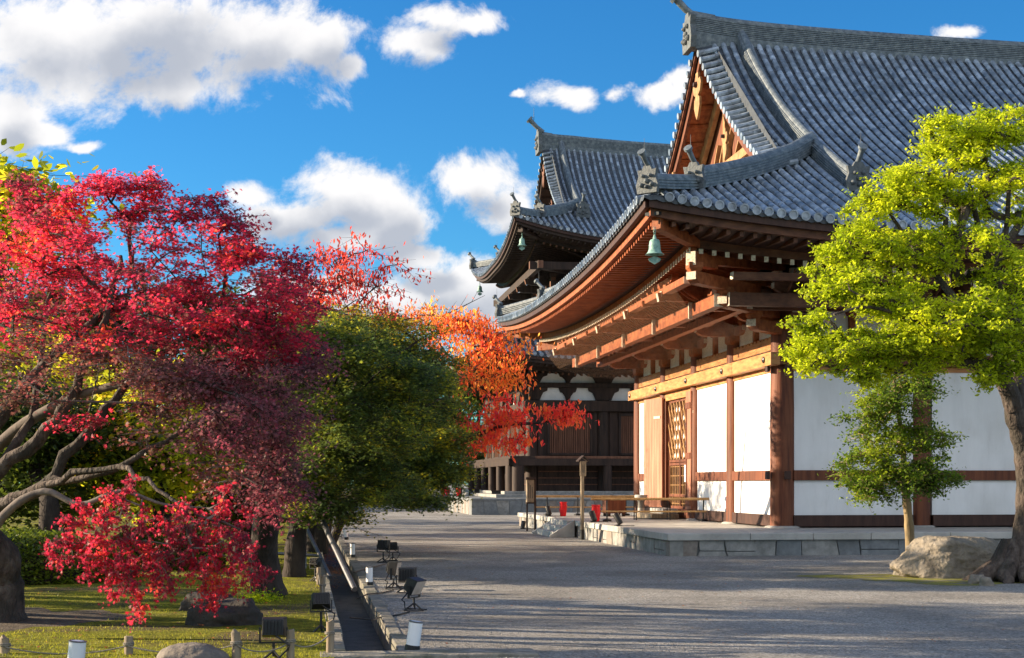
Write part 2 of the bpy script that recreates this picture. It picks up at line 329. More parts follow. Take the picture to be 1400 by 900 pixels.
# ------------------------------------------------------------------ ground, drain, lawn  (frame of the path: x across, y along)
TH = math.atan2(.1396, .9902)                      # the temple axis is turned 8 degrees
PO = Vector((-1.05, 13.7, 0))
def path_frame(x, y, z=0):
    c, s = math.cos(TH), math.sin(TH); return Vector((PO.x+x*c-y*s, PO.y+x*s+y*c, z))
DR_END = 29.0
def sheets(name, rects, m, label=None):
    b = MB()
    for (x0,x1,y0,y1,z) in rects:
        b.add([path_frame(x0,y0,z),path_frame(x1,y0,z),path_frame(x1,y1,z),path_frame(x0,y1,z)], [(0,1,2,3)])
    o = b.build(name, m); o['kind'] = 'structure'
    if label: o['label'] = label
    return o
sheets('ground', [(.09,700,-80,1200,0),(-.5,.16,-80,-.45,0),(-.5,.16,DR_END+.45,1200,0)], M['gravel'], 'grey gravel forecourt and path')
# lawn: gently uneven sheet near the camera and a flat far sheet
b = MB(); nx, ny = 60, 80
def lawnz(x, y): return .03+.05*math.sin(x*.7+1)*math.sin(y*.5)*min(1, (-.62-x)/1.5) + .04*min(1, (-.62-x)/4)
vs = []
for j in range(ny+1):
    for i in range(nx+1):
        x = -.62-24*(i/nx)**1.3; y = -6+50*j/ny; vs.append(path_frame(x,y,lawnz(x,y)))
b.add(vs, [(j*(nx+1)+i, (j+1)*(nx+1)+i, (j+1)*(nx+1)+i+1, j*(nx+1)+i+1) for j in range(ny) for i in range(nx)])
o = b.build('lawn', M['lawn'], smooth=True); tag(o, 'mossy yellow green garden lawn', kind='structure')
sheets('far_lawn', [(-700,-.62,44,1200,.0),(-700,-24.62,-80,44,.0),(-24.62,-.62,-80,-6,.0)], M['lawn'], 'garden ground beyond the lawn')
b = MB()
def pfbox(b, x0,x1,y0,y1,z0,z1):
    vs = [path_frame(x,y,z) for z in (z0,z1) for y in (y0,y1) for x in (x0,x1)]
    b.add(vs, [(0,2,3,1),(4,5,7,6),(0,1,5,4),(2,6,7,3),(0,4,6,2),(1,3,7,5)])
b.add([path_frame(-.5,-.45,-.26),path_frame(.0,-.45,-.26),path_frame(0,DR_END+.45,-.26),path_frame(-.5,DR_END+.45,-.26)], [(0,1,2,3)])
b.build('drain_bed', M['asphalt_dark'])['kind'] = 'structure'
b = MB(); y = -.02
while y < DR_END:                                   # right kerb: rough separate stones
    ln = random.uniform(.7, 1.05); j = random.uniform(-.012,.012); h = random.uniform(.015,.05)
    vs = []
    pfbox(b, 0+j*.5, .16+random.uniform(-.03,.03), y, min(DR_END, y+ln-.006), -.3, h*.5); y += ln
o = b.build('kerb', M['concrete'], bevel=.012); tag(o, 'rough stone kerb beside the drain', kind='structure')
b = MB(); y = 0
while y < DR_END:
    ln = random.uniform(1.2, 1.9); pfbox(b, -.62, -.5+random.uniform(-.006,.006), y, min(DR_END, y+ln-.012), -.3, .045); y += ln
o = b.build('drain_edging', M['concrete'], bevel=.01); tag(o, 'thin stone edging between drain and lawn', kind='structure')
b = MB(); pfbox(b, -.75, 1.25, -.45, -.03, -.32, .035); pfbox(b, -.62, .17, DR_END, DR_END+.45, -.3, .05)
o = b.build('drain_end_slab', M['concrete'], bevel=.015); tag(o, 'flat stone slab closing the drain', kind='structure')
# gentle uneven ripple of gravel heaps beside the kerb: scattered pebbles
def pebbles(n, x0, x1, y0, y1, r0, r1):
    ico = np.array([(0,0,1),(.89,0,.45),(.28,.85,.45),(-.72,.53,.45),(-.72,-.53,.45),(.28,-.85,.45)])
    tri = np.array([(0,1,2),(0,2,3),(0,3,4),(0,4,5),(0,5,1)])
    px = RNG.uniform(0,1,n)**1.5*(x1-x0)+x0; py = y0+(y1-y0)*RNG.uniform(0,1,n)**1.6
    c, s = math.cos(TH), math.sin(TH)
    P = np.stack([PO.x+px*c-py*s, PO.y+px*s+py*c, np.full(n,-.004)], 1)
    r = RNG.uniform(r0, r1, (n,1,1))*RNG.uniform(.7,1.3,(n,1,3)); a = RNG.uniform(0,6.28,n)
    V = ico[None]*r; ca, sa = np.cos(a)[:,None], np.sin(a)[:,None]
    V = np.stack([V[:,:,0]*ca-V[:,:,1]*sa, V[:,:,0]*sa+V[:,:,1]*ca, V[:,:,2]*.7], 2)+P[:,None]
    T = V[:, tri].reshape(-1,3,3); return T
o = npmesh('gravel_stones', pebbles(60000, .18, 12, -.5, 24, .006, .015), 3, M['gravel']); tag(o, 'loose gravel stones on the path', kind='stuff')
# grass blades on the lawn nearest the camera
n = 120000
px = -.64-12*RNG.uniform(0,1,n)**1.0; py = -2+22*RNG.uniform(0,1,n)**1.3
keep = (np.sin(px*1.1+.4)*np.sin(py*.8+px*.4)+RNG.uniform(-.8,.8,n)) > -.15; px, py = px[keep], py[keep]
c, s = math.cos(TH), math.sin(TH)
wx, wy = PO.x+px*c-py*s, PO.y+px*s+py*c
keep = ((wx+5.7)/1.15)**2+((wy-16.9)/1.55)**2 > RNG.uniform(.6,1.2,len(px)); px, py = px[keep], py[keep]; n = len(px)
zz = np.array([lawnz(a, b_) for a, b_ in zip(px, py)])
P = np.stack([PO.x+px*c-py*s, PO.y+px*s+py*c, zz-.004], 1)
a = RNG.uniform(0,6.28,n); w = RNG.uniform(.003,.006,n); h = RNG.uniform(.012,.038,n); lean = RNG.normal(0,.012,(n,2))
V = np.zeros((n,3,3)); V[:,0] = P+np.stack([np.cos(a)*w,np.sin(a)*w,0*a],1); V[:,1] = P-np.stack([np.cos(a)*w,np.sin(a)*w,0*a],1)
V[:,2] = P+np.stack([lean[:,0],lean[:,1],h],1)
tag(npmesh('grass', V, 3, M['grass']), 'short mossy grass blades on the lawn', kind='stuff')

# ------------------------------------------------------------------ roofs
def lin(a, b, n): return [a+(b-a)*i/(n-1) for i in range(n)]
def make_slope(name, Mf, p0, p1, umax, zf, parent, sp=.28, rr=.082, step=.24, seg=.36, mat_rib=None):
    """tiled slope. Mf(o,p,z): o outward from the eave inwards (u), p along the eave."""
    n = int(round((p1-p0)/sp)); sp = (p1-p0)/n
    # pan tiles: stepped sheet with a hollow between ribs
    sheet = MB(); cols = []
    for i in range(2*n+1):
        p = p0+i*sp/2; dip = 0 if i % 2 == 0 else -.035
        um = max(0, umax(p)); us = []
        k = 0
        while k*step < um: us += [(k*step, .0), (min(um,(k+1)*step), .035)]; k += 1
        cols.append((p, dip, us, um))
    kmax = max(len(c_[2]) for c_ in cols)
    vs = []
    for p, dip, us, um in cols:
        col = []
        for j in range(kmax):
            u, e = us[j] if j < len(us) else (um, .035)
            col.append(Mf(u, p, zf(u, p)+dip-.01+(.03-e)))
        # lip at the eave
        u, e = (0, 0); col.insert(0, Mf(0, p, zf(0, p)+dip-.07)); vs += col
    h = kmax+1; fs = []
    for i in range(2*n):
        lim = max(len(cols[i][2]), len(cols[i+1][2]))+1
        for j in range(min(h-1, lim)): fs.append((i*h+j, i*h+j+1, (i+1)*h+j+1, (i+1)*h+j))
    sheet.add(vs, fs); base = sheet.build(name, M['tile_dark'], parent)
    ribs = MB(); NS = 6
    for i in range(n+1):
        p = p0+i*sp; um = umax(p)
        if um < .3: continue
        m = max(1, int(um/seg)); jz = random.uniform(-.006,.006)
        rings = []
        for k in range(m):
            ua, ub = um*k/m-(.03 if k == 0 else 0), um*(k+1)/m
            rings += [(ua, rr*1.04), (ub, rr*.93)]
        vs = []
        for u, r_ in rings:
            z = zf(u, p)+jz
            for q in range(NS+1):
                t = PI*q/NS; vs.append(Mf(u, p+r_*math.cos(t), z+.01+r_*1.05*math.sin(t)))
        fs = [(k*(NS+1)+q, k*(NS+1)+q+1, (k+1)*(NS+1)+q+1, (k+1)*(NS+1)+q) for k in range(len(rings)-1) for q in range(NS)]
        ribs.add(vs, fs)
        # round end disc with rim
        z = zf(0, p)+.02; rim = rr*1.28
        pts = lambda o_, r_: [Mf(o_, p+r_*math.cos(2*PI*q/12), z+r_*math.sin(2*PI*q/12)) for q in range(12)]
        A, B_, C_, D_ = pts(.05, rim), pts(-.05, rim), pts(-.05, rim*.72), pts(-.03, rim*.68)
        ribs.add(A+B_+C_+D_, [(k*12+q, k*12+(q+1)%12, (k+1)*12+(q+1)%12, (k+1)*12+q) for k in range(3) for q in range(12)]+[tuple(36+q for q in range(12))])
    rb = ribs.build('tile_rows', mat_rib or M['tile'], base, smooth=True)
    return base
def ridge_prof(w, h, layers, under=0):
    pr = []; hw = w/2; z = -.05
    lh = (h+.05)/(layers)
    right = []; 
    for k in range(layers):
        x = hw*(1-.12*k/layers); right += [(x, z), (x, z+lh*.55), (x-.028, z+lh*.6), (x-.028, z+lh)]; z += lh
    cap = [(hw*.55*math.cos(t), z+hw*.6*math.sin(t)) for t in lin(0, PI, 7)]
    if under: right = [(hw*.8,-under)]+right
    return right+cap+[(-a, b) for a, b in reversed(right)]
def curve_pts(f, a, b, n): return [f(t) for t in lin(a, b, n)]
def ornament(parent, pos, outdir, s=1.0, name='ridge_end_ornament', tubes=1):
    """demon tile: shouldered plaque with horns and brow, tube rising outward"""
    o = Vector(outdir); o.z = 0; o.normalize(); sd_ = Vector((o.y,-o.x,0)); pos = Vector(pos); up = Vector((0,0,1))
    b = MB()
    poly = [(-.30,-.12),(-.34,.10),(-.26,.34),(-.30,.52),(-.16,.50),(-.10,.62),(.10,.62),(.16,.50),(.30,.52),(.26,.34),(.34,.10),(.30,-.12)]
    b.prism([(u*s, v*s) for u, v in poly], lambda u,v,w: pos+sd_*u+up*v+o*(w*.12*s-.03))
    for (u, v, r_) in ((-.11,.34,.055),(.11,.34,.055),(0,.20,.075),(-.16,.10,.07),(.16,.10,.07),(0,.05,.06)):   # face bosses
        c_ = pos+sd_*u*s+up*v*s+o*.10*s
        b.tube([c_-o*.05*s, c_+o*.03*s, c_+o*.07*s], [r_*s, r_*s*.9, r_*s*.35], 8)
    ob = b.build(name, M['orn'], parent, bevel=.012*s)
    t = MB(); p0 = pos+up*.55*s-o*.1*s; p1 = p0+o*.42*s+up*.36*s
    t.tube([p0, p0.lerp(p1,.5)-up*.03*s, p1], [.065*s,.068*s,.075*s], 12)
    e = (p1-p0).normalized(); t.tube([p1-e*.02*s, p1+e*.05*s], [.115*s,.115*s], 14); t.build('round_tube_tile', M['ridge'], ob, smooth=True)
    sp_ = MB(); sp_.tube([p1-o*.12*s, p1-o*.12*s+up*.40*s], [.010*s,.004*s], 5); sp_.build('bird_spike', M['orn'], ob)
    return ob

def hip_gable_roof(root, Lx, Dy, ov, z0, s1, s2, rise, fallF, fallS, gv, gk, gw, ridge_lift, rh, sp, detail_front=None, orn=1.0):
    """irimoya roof over posts 0..Lx, 0..Dy. gv verge line, gk descending ridge line, gw gable wall line."""
    Uc = Dy/2+ov; old_ = orn > 1; GR, GE, GG = (M['wood_kondo'], M['wood_kondo'], M['wood_slat']) if old_ else (M['wood_red'], M['wood_eave'], M['wood_gable'])
    def P(u): return z0+s1*u+s2*u**3
    def zf(u, p):                                   # front slope
        dl = min(p+ov, Lx+ov-p); r_ = rise*max(0, 1-dl/fallF)**2.2*max(0, 1-u/8)
        q = min(p, Lx-p); lift = ridge_lift*max(0, 1-q/(Lx*.5))**2*(u/Uc)**7
        ver = -.16*max(0, gk-.1-min(p, Lx-p))**1.5 if u > min(p, Lx-p)+ov else 0
        return P(u)+r_+lift+ver*min(1, max(0,(u-(min(p,Lx-p)+ov))))
    def zs(u, p):
        dl = min(p+ov, Dy+ov-p); return P(u)+rise*max(0, 1-dl/fallS)**2.2*max(0, 1-u/8)
    def um_f(p):
        q = min(p, Lx-p); return (q+ov) if q < gv+.42 else Uc
    def um_s(p): return min(min(p, Dy-p)+ov, gw+ov+.05)
    fr = make_slope('roof_slope', lambda u,p,z: Vector((p, u-ov, z)), -ov, Lx+ov, um_f, zf, root, sp)
    bk = copy_tree(fr, root); bk.rotation_euler = (0,0,PI); bk.location = (Lx, Dy, 0)
    sd_ = make_slope('roof_slope', lambda u,p,z: Vector((u-ov, p, z)), -ov, Dy+ov, um_s, zs, root, sp)
    s2_ = copy_tree(sd_, root); s2_.rotation_euler = (0,0,PI); s2_.location = (Lx, Dy, 0)
    # main ridge
    def rz(x): q = min(x, Lx-x); q = max(q, gv-.2); return P(Uc)+ridge_lift*max(0, 1-max(q,0)/(Lx*.5))**2+.30*math.exp(-max(0,q-gv)/1.1)*rh
    xs = [gv-.12+k*.25 for k in range(9)]+lin(gv+2.4, Lx-gv-2.4, 28)+[Lx-gv-2+.25*k for k in range(9)]
    b = MB(); b.sweep([(x, Dy/2, rz(x)-.05) for x in xs], ridge_prof(.5, rh, 9, .5)); mr = b.build('main_ridge', M['ridge'], root)
    for sgn, x in ((-1, gv-.14), (1, Lx-gv+.14)):
        oo = ornament(root, (x, Dy/2, rz(x)-.42), (sgn,0,0), 1.5*orn)
        t = MB(); zt = rz(x)+rh                                     # upswept horn tile at the ridge end
        t.tube([(x-sgn*.7, Dy/2, zt-.06), (x-sgn*.2, Dy/2, zt+.02), (x+sgn*.06, Dy/2, zt+.10), (x+sgn*.14, Dy/2, zt+.22)], [.12,.11,.07,.02], 8); t.build('horn_tile', M['ridge'], root, smooth=True)
    # descending ridges, corner ridges
    for sx_ in (0, 1):
        X = (lambda a: a) if sx_ == 0 else (lambda a: Lx-a)
        for sy_ in (0, 1):
            Y = (lambda t: t) if sy_ == 0 else (lambda t: Dy-t)
            kt = -ov+2.75*ov/4.5
            pts = [(X(gk), Y(t), zf(t+ov, gk)+.03) for t in lin(kt, Dy/2-.2, 22)]
            b = MB(); b.sweep(pts, ridge_prof(.36, .34*orn, 6)); b.build('descending_ridge', M['ridge'], root)
            ornament(root, (X(gk), Y(kt-.1), zf(kt+ov, gk)+.08), (0, -1 if sy_ == 0 else 1, 0), .95*orn)
            end = gk-.05
            pts = []
            for t in lin(-ov+1.6*ov/4.5, end, 16): pts.append((X(t), Y(t), zf(t+ov, t)+.06+ .10*max(0,(t-end+.8))))
            b = MB(); b.sweep(pts, ridge_prof(.36, .34*orn, 6)); b.build('corner_ridge', M['ridge'], root)
            ox = -1 if sx_ == 0 else 1; oy = -1 if sy_ == 0 else 1
            t0 = -ov+1.5*ov/4.5; ornament(root, (X(t0), Y(t0), zf(t0+ov, t0)+.08), (ox, oy, 0), .85*orn)
            pts = [(X(t), Y(t), zf(t+ov, t)+.05+.12*((-t-(ov-1.5))/1.5 if t < -(ov-1.5) else 0)) for t in lin(-ov+.15, -ov+1.5*ov/4.5, 7)]
            b = MB(); b.sweep(pts, ridge_prof(.30, .20*orn, 4)); b.build('corner_ridge', M['ridge'], root)
            t0 = -ov+.12; ornament(root, (X(t0), Y(t0), zf(t0+ov, t0)+.10), (ox, oy, 0), .8*orn)
            # verge: short tiles laid sideways along the gable edge
            vs_ = MB(); vt = lin(gv+.0, Dy/2, 24)
            for ta, tb in zip(vt[:-1], vt[1:]):
                za, zb_ = zf(ta+ov, gv+.05), zf(tb+ov, gv+.05); zc_, zd_ = zf(ta+ov, gv+.5), zf(tb+ov, gv+.5)
                vs_.add([(X(gv-.02),Y(ta),za-.06),(X(gv+.5),Y(ta),zc_+.03),(X(gv+.5),Y(tb),zd_+.03),(X(gv-.02),Y(tb),zb_-.06),
                         (X(gv-.02),Y(ta),za-.0),(X(gv+.5),Y(ta),zc_+.05),(X(gv+.5),Y(tb),zd_+.05),(X(gv-.02),Y(tb),zb_-.0)], [(0,1,2,3),(7,6,5,4),(0,4,5,1),(1,5,6,2),(2,6,7,3),(3,7,4,0)])
            vs_.build('verge_bed', M['tile_dark'], root)
            b = MB(); bb = MB(); t = gv+.15
            while t < Dy/2-.25:
                z = zf(t+ov, gv+.05)
                x0_, x1_ = gv-.04, gv+.48
                z9 = zf(t+ov, gv+.5); b.tube([(X(x0_), Y(t), z+.07), (X(x0_+.3), Y(t), z+.5*(z9-z)+.10), (X(x1_+.06), Y(t), z9+.14)], [.085,.082,.078], 8)
                b.tube([(X(x0_-.04), Y(t), z+.06), (X(x0_+.02), Y(t), z+.065)], [.105,.105], 12)
                t += .27
            b.build('verge_tiles', M['tile'], root, smooth=True)
            # barge board and soffit under the verge
            bd = MB(); vp = [(t, zf(t+ov, gv+.05)) for t in lin(gv-.1, Dy/2, 20)]
            for (t0_, za), (t1_, zb) in zip(vp[:-1], vp[1:]):
                for (xa, xb, top, bot) in ((gv+.02, gv+.10, -.06, -.16), (gv+.14, gv+.24, -.14, -.46)):
                    q = [(X(xa),Y(t0_),za+bot),(X(xb),Y(t0_),za+bot),(X(xb),Y(t0_),za+top),(X(xa),Y(t0_),za+top),
                         (X(xa),Y(t1_),zb+bot),(X(xb),Y(t1_),zb+bot),(X(xb),Y(t1_),zb+top),(X(xa),Y(t1_),zb+top)]
                    bd.add(q, [(0,1,2,3),(7,6,5,4),(0,4,5,1),(1,5,6,2),(2,6,7,3),(3,7,4,0)])
            bd.build('barge_board', M['wood_post'] if not old_ else GR, root)
            so = MB()
            for (t0_, za), (t1_, zb) in zip(vp[:-1], vp[1:]):
                so.add([(X(gv+.2),Y(t0_),za-.30),(X(gw+.1),Y(t0_),za-.22),(X(gw+.1),Y(t1_),zb-.22),(X(gv+.2),Y(t1_),zb-.30)], [(0,1,2,3)])
            for t in lin(gv+.2, Dy/2-.2, 15):
                z = zf(t+ov, gv+.05); so.bar((X(gv+.2),Y(t),z-.36), (X(gw+.1),Y(t),z-.28), .10, .10)
            so.build('verge_soffit', GR, root)
        # gable wall with leaning boards, tie beam, pendants
        zg = P(gw+ov)-.3; top = P(Uc)-.35
        g = MB(); poly = [(gw-.1, zg)]+[(t, P(t+ov)-.36) for t in lin(gw-.1, Dy/2, 12)]
        poly = poly+[(Dy-t, z) for t, z in reversed(poly[:-1])]
        g.prism(poly, lambda u,v,w: Vector((X(gw+.02+w*.12), u, v)))
        g.build('gable_wall', M['wood_post'], root)
        s_ = MB(); k = 0; y = gw+.5
        while y < Dy-gw-.3:
            hmax = P(min(y, Dy-y)+ov)-.55
            if hmax > zg+.4:
                y2 = y-(hmax-zg-.2)*.75; s_.bar((X(gw-.03), y, zg+.15), (X(gw-.03), max(gw+.2, y2), min(hmax, P(min(max(gw+.2,y2), Dy-max(gw+.2,y2))+ov)-.5)), .06, .17, up=(1,0,0))
            y += .62
        s_.build('gable_slats', GG, root)
        fr_ = MB()
        for sy_ in (0,1):
            Y = (lambda t: t) if sy_ == 0 else (lambda t: Dy-t)
            pp = [(X(gw-.12), Y(t), P(t+ov)-.62) for t in lin(gw+.2, Dy/2, 12)]
            for a_, b_ in zip(pp[:-1], pp[1:]): fr_.bar(a_, b_, .14, .34)
        fr_.bar((X(gw-.12), gw+.4, zg+.12), (X(gw-.12), Dy-gw-.4, zg+.12), .2, .28)
        fr_.bar((X(gw-.10), Dy*.28, zg+1.5), (X(gw-.10), Dy*.72, zg+1.5), .18, .26)
        fr_.bar((X(gw-.10), Dy/2, zg+1.5), (X(gw-.10), Dy/2, P(Uc)-.9), .2, .2, up=(1,0,0))
        fr_.build('gable_frame', GG, root)
        for (yc, zc, s) in ((Dy/2, P(Uc)-1.0, 1.0), (Dy/2-2.9, P(Uc-2.9)-.9, .62), (Dy/2+2.9, P(Uc-2.9)-.9, .62)):
            pd = MB(); poly = [(0,-1.15),(.16,-.98),(.30,-.75),(.27,-.52),(.14,-.44),(.34,-.34),(.44,-.12),(.34,.06),(.16,.04),(.12,.26),(-.12,.26),(-.16,.04),(-.34,.06),(-.44,-.12),(-.34,-.34),(-.14,-.44),(-.27,-.52),(-.30,-.75),(-.16,-.98)]
            pd.prism([(u*s, v*s) for u,v in poly], lambda u,v,w: Vector((X(gv+.02+w*.08), yc+u, zc+v)))
            ob = pd.build('gable_pendant', GG, root, bevel=.01)
            bb = MB(); bb.tube([(X(gv-.08), yc, zc-.1*s),(X(gv+.04), yc, zc-.1*s)], [.07*s,.11*s], 6); bb.build('boss', M['wood_dark'], ob)
    return P, zf, zs

def eaves(root, Mo, P0, P1, ov, ez, base_z, dark=False, detail=None, sp=.25, full=None, drop=0, old=False):
    """rafters, boards. Mo(o,p,z): o outward from the post line. ez(p): height of the tile edge. P0..P1 post line."""
    wr = M['wood_kondo'] if dark else M['wood_eave']; wf = M['wood_kondo'] if dark else M['wood_red']
    if old: wr = wf = M['wood_front_shaded']  # old marks the front eave, whose shade is painted into the timber colour
    pa, pb = P0-ov+.12, P1+ov-.12
    if detail: pb = min(pb, detail)
    ps = lin(pa, pb, int((pb-pa)/.5)+2)
    def strip(o0, o1, zt, zb, name, m):
        b = MB()
        for a, c in zip(ps[:-1], ps[1:]):
            q = []
            for p in (a, c):
                lo = P0-ov; hi = P1+ov
                e = ez(p)
                pc = p
                # keep the corner mitred
                def cl(o): 
                    return max(P0-o, min(P1+o, p))
                q += [Mo(o0, cl(o0), e+zb), Mo(o1, cl(o1), e+zb), Mo(o1, cl(o1), e+zt), Mo(o0, cl(o0), e+zt)]
            b.add(q, [(0,1,2,3),(7,6,5,4),(0,4,5,1),(1,5,6,2),(2,6,7,3),(3,7,4,0)])
        return b.build(name, m, root)
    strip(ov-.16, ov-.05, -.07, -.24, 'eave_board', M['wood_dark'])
    strip(ov-.34, ov-.18, -.20, -.40, 'eave_board', wf)
    strip(ov-1.62, ov-1.46, -.46, -.66, 'eave_board', wf)
    # soffit boards over rafters
    b = MB()
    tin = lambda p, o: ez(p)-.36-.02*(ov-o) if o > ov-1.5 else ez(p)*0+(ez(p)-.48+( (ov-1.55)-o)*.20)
    os_ = [ov-.2, ov-1.5, ov-1.56, max(.0, ov-3.0), 0.0, -.25]
    for a, c in zip(ps[:-1], ps[1:]):
        for o0, o1 in zip(os_[:-1], os_[1:]):
            q = []
            for p, o in ((a,o0),(c,o0),(c,o1),(a,o1)):
                cp = max(P0-max(o,0), min(P1+max(o,0), p)); q.append(Mo(o, cp, tin(p, o)))
            b.add(q, [(0,1,2,3)])
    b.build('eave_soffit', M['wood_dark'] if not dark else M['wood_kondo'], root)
    # rafters in two tiers
    f = MB(); g = MB(); fe = MB(); ge = MB()
    n = int((pb-pa)/sp)
    for i in range(n+1):
        p = pa+(pb-pa)*i/n; e = ez(p)
        inn = max(0, P0-p, p-P1)                        # hip rafter stops the rafter here
        o1 = max(ov-1.75, inn); o0 = ov-.30
        if o0-o1 > .12:
            f.bar(Mo(o0, p, e-.46), Mo(o1, p, e-.46+.05), .085, .10)
            fe.bar(Mo(o0+.012, p, e-.46), Mo(o0-.006, p, e-.46), .087, .102)
        o1 = max(-.1, inn); o0 = ov-1.40
        if o0-o1 > .12:
            g.bar(Mo(o0, p, e-.74), Mo(o1, p, e-.72+(o0-o1)*.20), .095, .12)
            ge.bar(Mo(o0+.012, p, e-.74), Mo(o0-.006, p, e-.74), .097, .122)
    ep = M['endpaint'] if not dark else M['wood_slat']
    for nm, A, E, em in (('flying_rafter_row', f, fe, ep if full else wr), ('base_rafter_row', g, ge, ep)):
        nf = len(A.f); A.add(E.v, E.f); o = A.build(nm, wr, root); o.data.materials.append(em)
        o.data.polygons.foreach_set('material_index', [0]*nf+[1]*(len(A.f)-nf))

def arm(b, p, q, w, h):
    """bracket arm: bar whose lower end corners are cut round"""
    p, q = Vector(p), Vector(q); d = q-p; L = d.length; d.normalize(); sd_ = d.cross(Vector((0,0,1))).normalized()
    poly = [(0,0),(0,-h*.45),(.06,-h*.75),(.16,-h*.95),(.26,-h),(L-.26,-h),(L-.16,-h*.95),(L-.06,-h*.75),(L,-h*.45),(L,0)]
    b.prism(poly, lambda u,v,wd: p+d*u+Vector((0,0,v))+sd_*(wd-.5)*w)
def block(b, c, s, h):
    c = Vector(c); x, y, z = c
    vs = []
    for zz, k in ((0,.68),(h*.4,1),(h,1)):
        vs += [(x-s/2*k,y-s/2*k,z+zz),(x+s/2*k,y-s/2*k,z+zz),(x+s/2*k,y+s/2*k,z+zz),(x-s/2*k,y+s/2*k,z+zz)]
    fs = [(3,2,1,0),(8,9,10,11)]+[(i*4+k,i*4+(k+1)%4,(i+1)*4+(k+1)%4,(i+1)*4+k) for i in range(2) for k in range(4)]
    b.add(vs, fs)
def bracket_set(root, Mo, p, zb, reach, top, m, endm, corner=False, scale=1.0):
    """three-step bracket over a post; Mo(o,p,z)"""
    b = MB(); e = MB(); s = scale
    if not corner: block(b, Mo(0, p, zb), .50*s, .26*s)
    zs_ = [zb+.26*s, zb+.26*s+(top-zb-.26*s)*.36, zb+.26*s+(top-zb-.26*s)*.70]
    rs = [reach*.30, reach*.62, reach*.92]
    hh = .24*s
    for k, (z, r_) in enumerate(zip(zs_, rs)):
        arm(b, Mo(-.1, p, z+hh), Mo(r_+.22, p, z+hh), .2*s, hh)
        e.bar(Mo(r_+.222, p, z+hh*.72), Mo(r_+.236, p, z+hh*.72), .20*s, hh*.55)
        ro = 0 if k == 0 else rs[k-1]
        hw = .82*s
        arm(b, Mo(ro, p-hw, z+hh), Mo(ro, p+hw, z+hh), .18*s, hh)
        for q in (-hw+.12, 0, hw-.12): block(b, Mo(ro, p+q, z+hh), .27*s, .17*s)
        e.bar(Mo(ro, p-hw-.002, z+hh*.72), Mo(ro, p-hw-.016, z+hh*.72), .18*s, hh*.55)
        block(b, Mo(r_, p, z+hh), .28*s, .17*s)
        b.box(0,0,0,0,0,0) if False else None
    # tail rafter: sloping beam poking through
    b.bar(Mo(-.1, p, top+.42*s), Mo(reach+.05, p, top-.10*s), .17*s, .22*s)
    e.bar(Mo(reach+.052, p, top-.10*s), Mo(reach+.066, p, top-.103*s), .17*s, .20*s)
    hw = .55*s; arm(b, Mo(reach*.92, p-hw, zs_[2]+hh+.36), Mo(reach*.92, p+hw, zs_[2]+hh+.36), .17*s, hh*.8)
    o = b.build('bracket_set', m, root); e.build('painted_ends', endm, o)
    return o

# ================================================================== NEAR HALL
C0 = Vector((6.62, 36.0, 0)); BAY = 3.78; BL = 3.6; Dy = BAY*4; Lx = BL*9; PZ = .49
hall = empty('temple_hall', C0, TH, 'large white walled timber hall with grey tiled roof, nearest on the right', 'temple hall')
OV = 4.5
P, zf, zs = hip_gable_roof(hall, Lx, Dy, OV, 7.1, .47, .00100, .60, 9.0, 12.0, -.10, 1.25, .95, .35, .46, .272)
MS = lambda o, p, z: Vector((-o, p, z))             # left side
MF = lambda o, p, z: Vector((p, -o, z))             # front
MBk = lambda o, p, z: Vector((p, Dy+o, z))
MR = lambda o, p, z: Vector((Lx+o, p, z))
ezs = lambda p: zs(0, p); ezf = lambda p: zf(0, p)
eaves(hall, MS, 0, Dy, OV, ezs, 5, sp=.235)
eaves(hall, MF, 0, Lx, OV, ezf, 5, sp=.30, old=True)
eaves(hall, MBk, 0, Lx, OV, ezf, 5, sp=.60, full=True)
# hip rafters at the corners
for (ox, oy, X0, Y0) in ((-1,-1,0,0),(-1,1,0,Dy)):
    b = MB(); q = lambda s, z: Vector((X0+ox*s, Y0+oy*s, z))
    zt = zs(0, -OV)
    b.bar(q(0, 7.0), q(2.4, 6.72), .24, .36); b.bar(q(2.2, 6.86), q(OV-.35, zt-.52), .22, .32); b.bar(q(2.4,6.60), q(3.1, 6.58), .24, .30)
    o = b.build('hip_rafter', M['wood_red'], hall)
    b = MB(); d_ = (q(OV,0)-q(0,0)); d_.z = 0; d_.normalize(); b.bar(q(3.1,6.58), q(3.1,6.58)+d_*.03, .24, .30); b.build('rafter_cap', M['endpaint'], o)
    b = MB(); b.bar(q(OV-.75, zt-.33), q(OV-.22, zt-.37), .34, .07); b.build('rafter_top_board', M['black'], o)
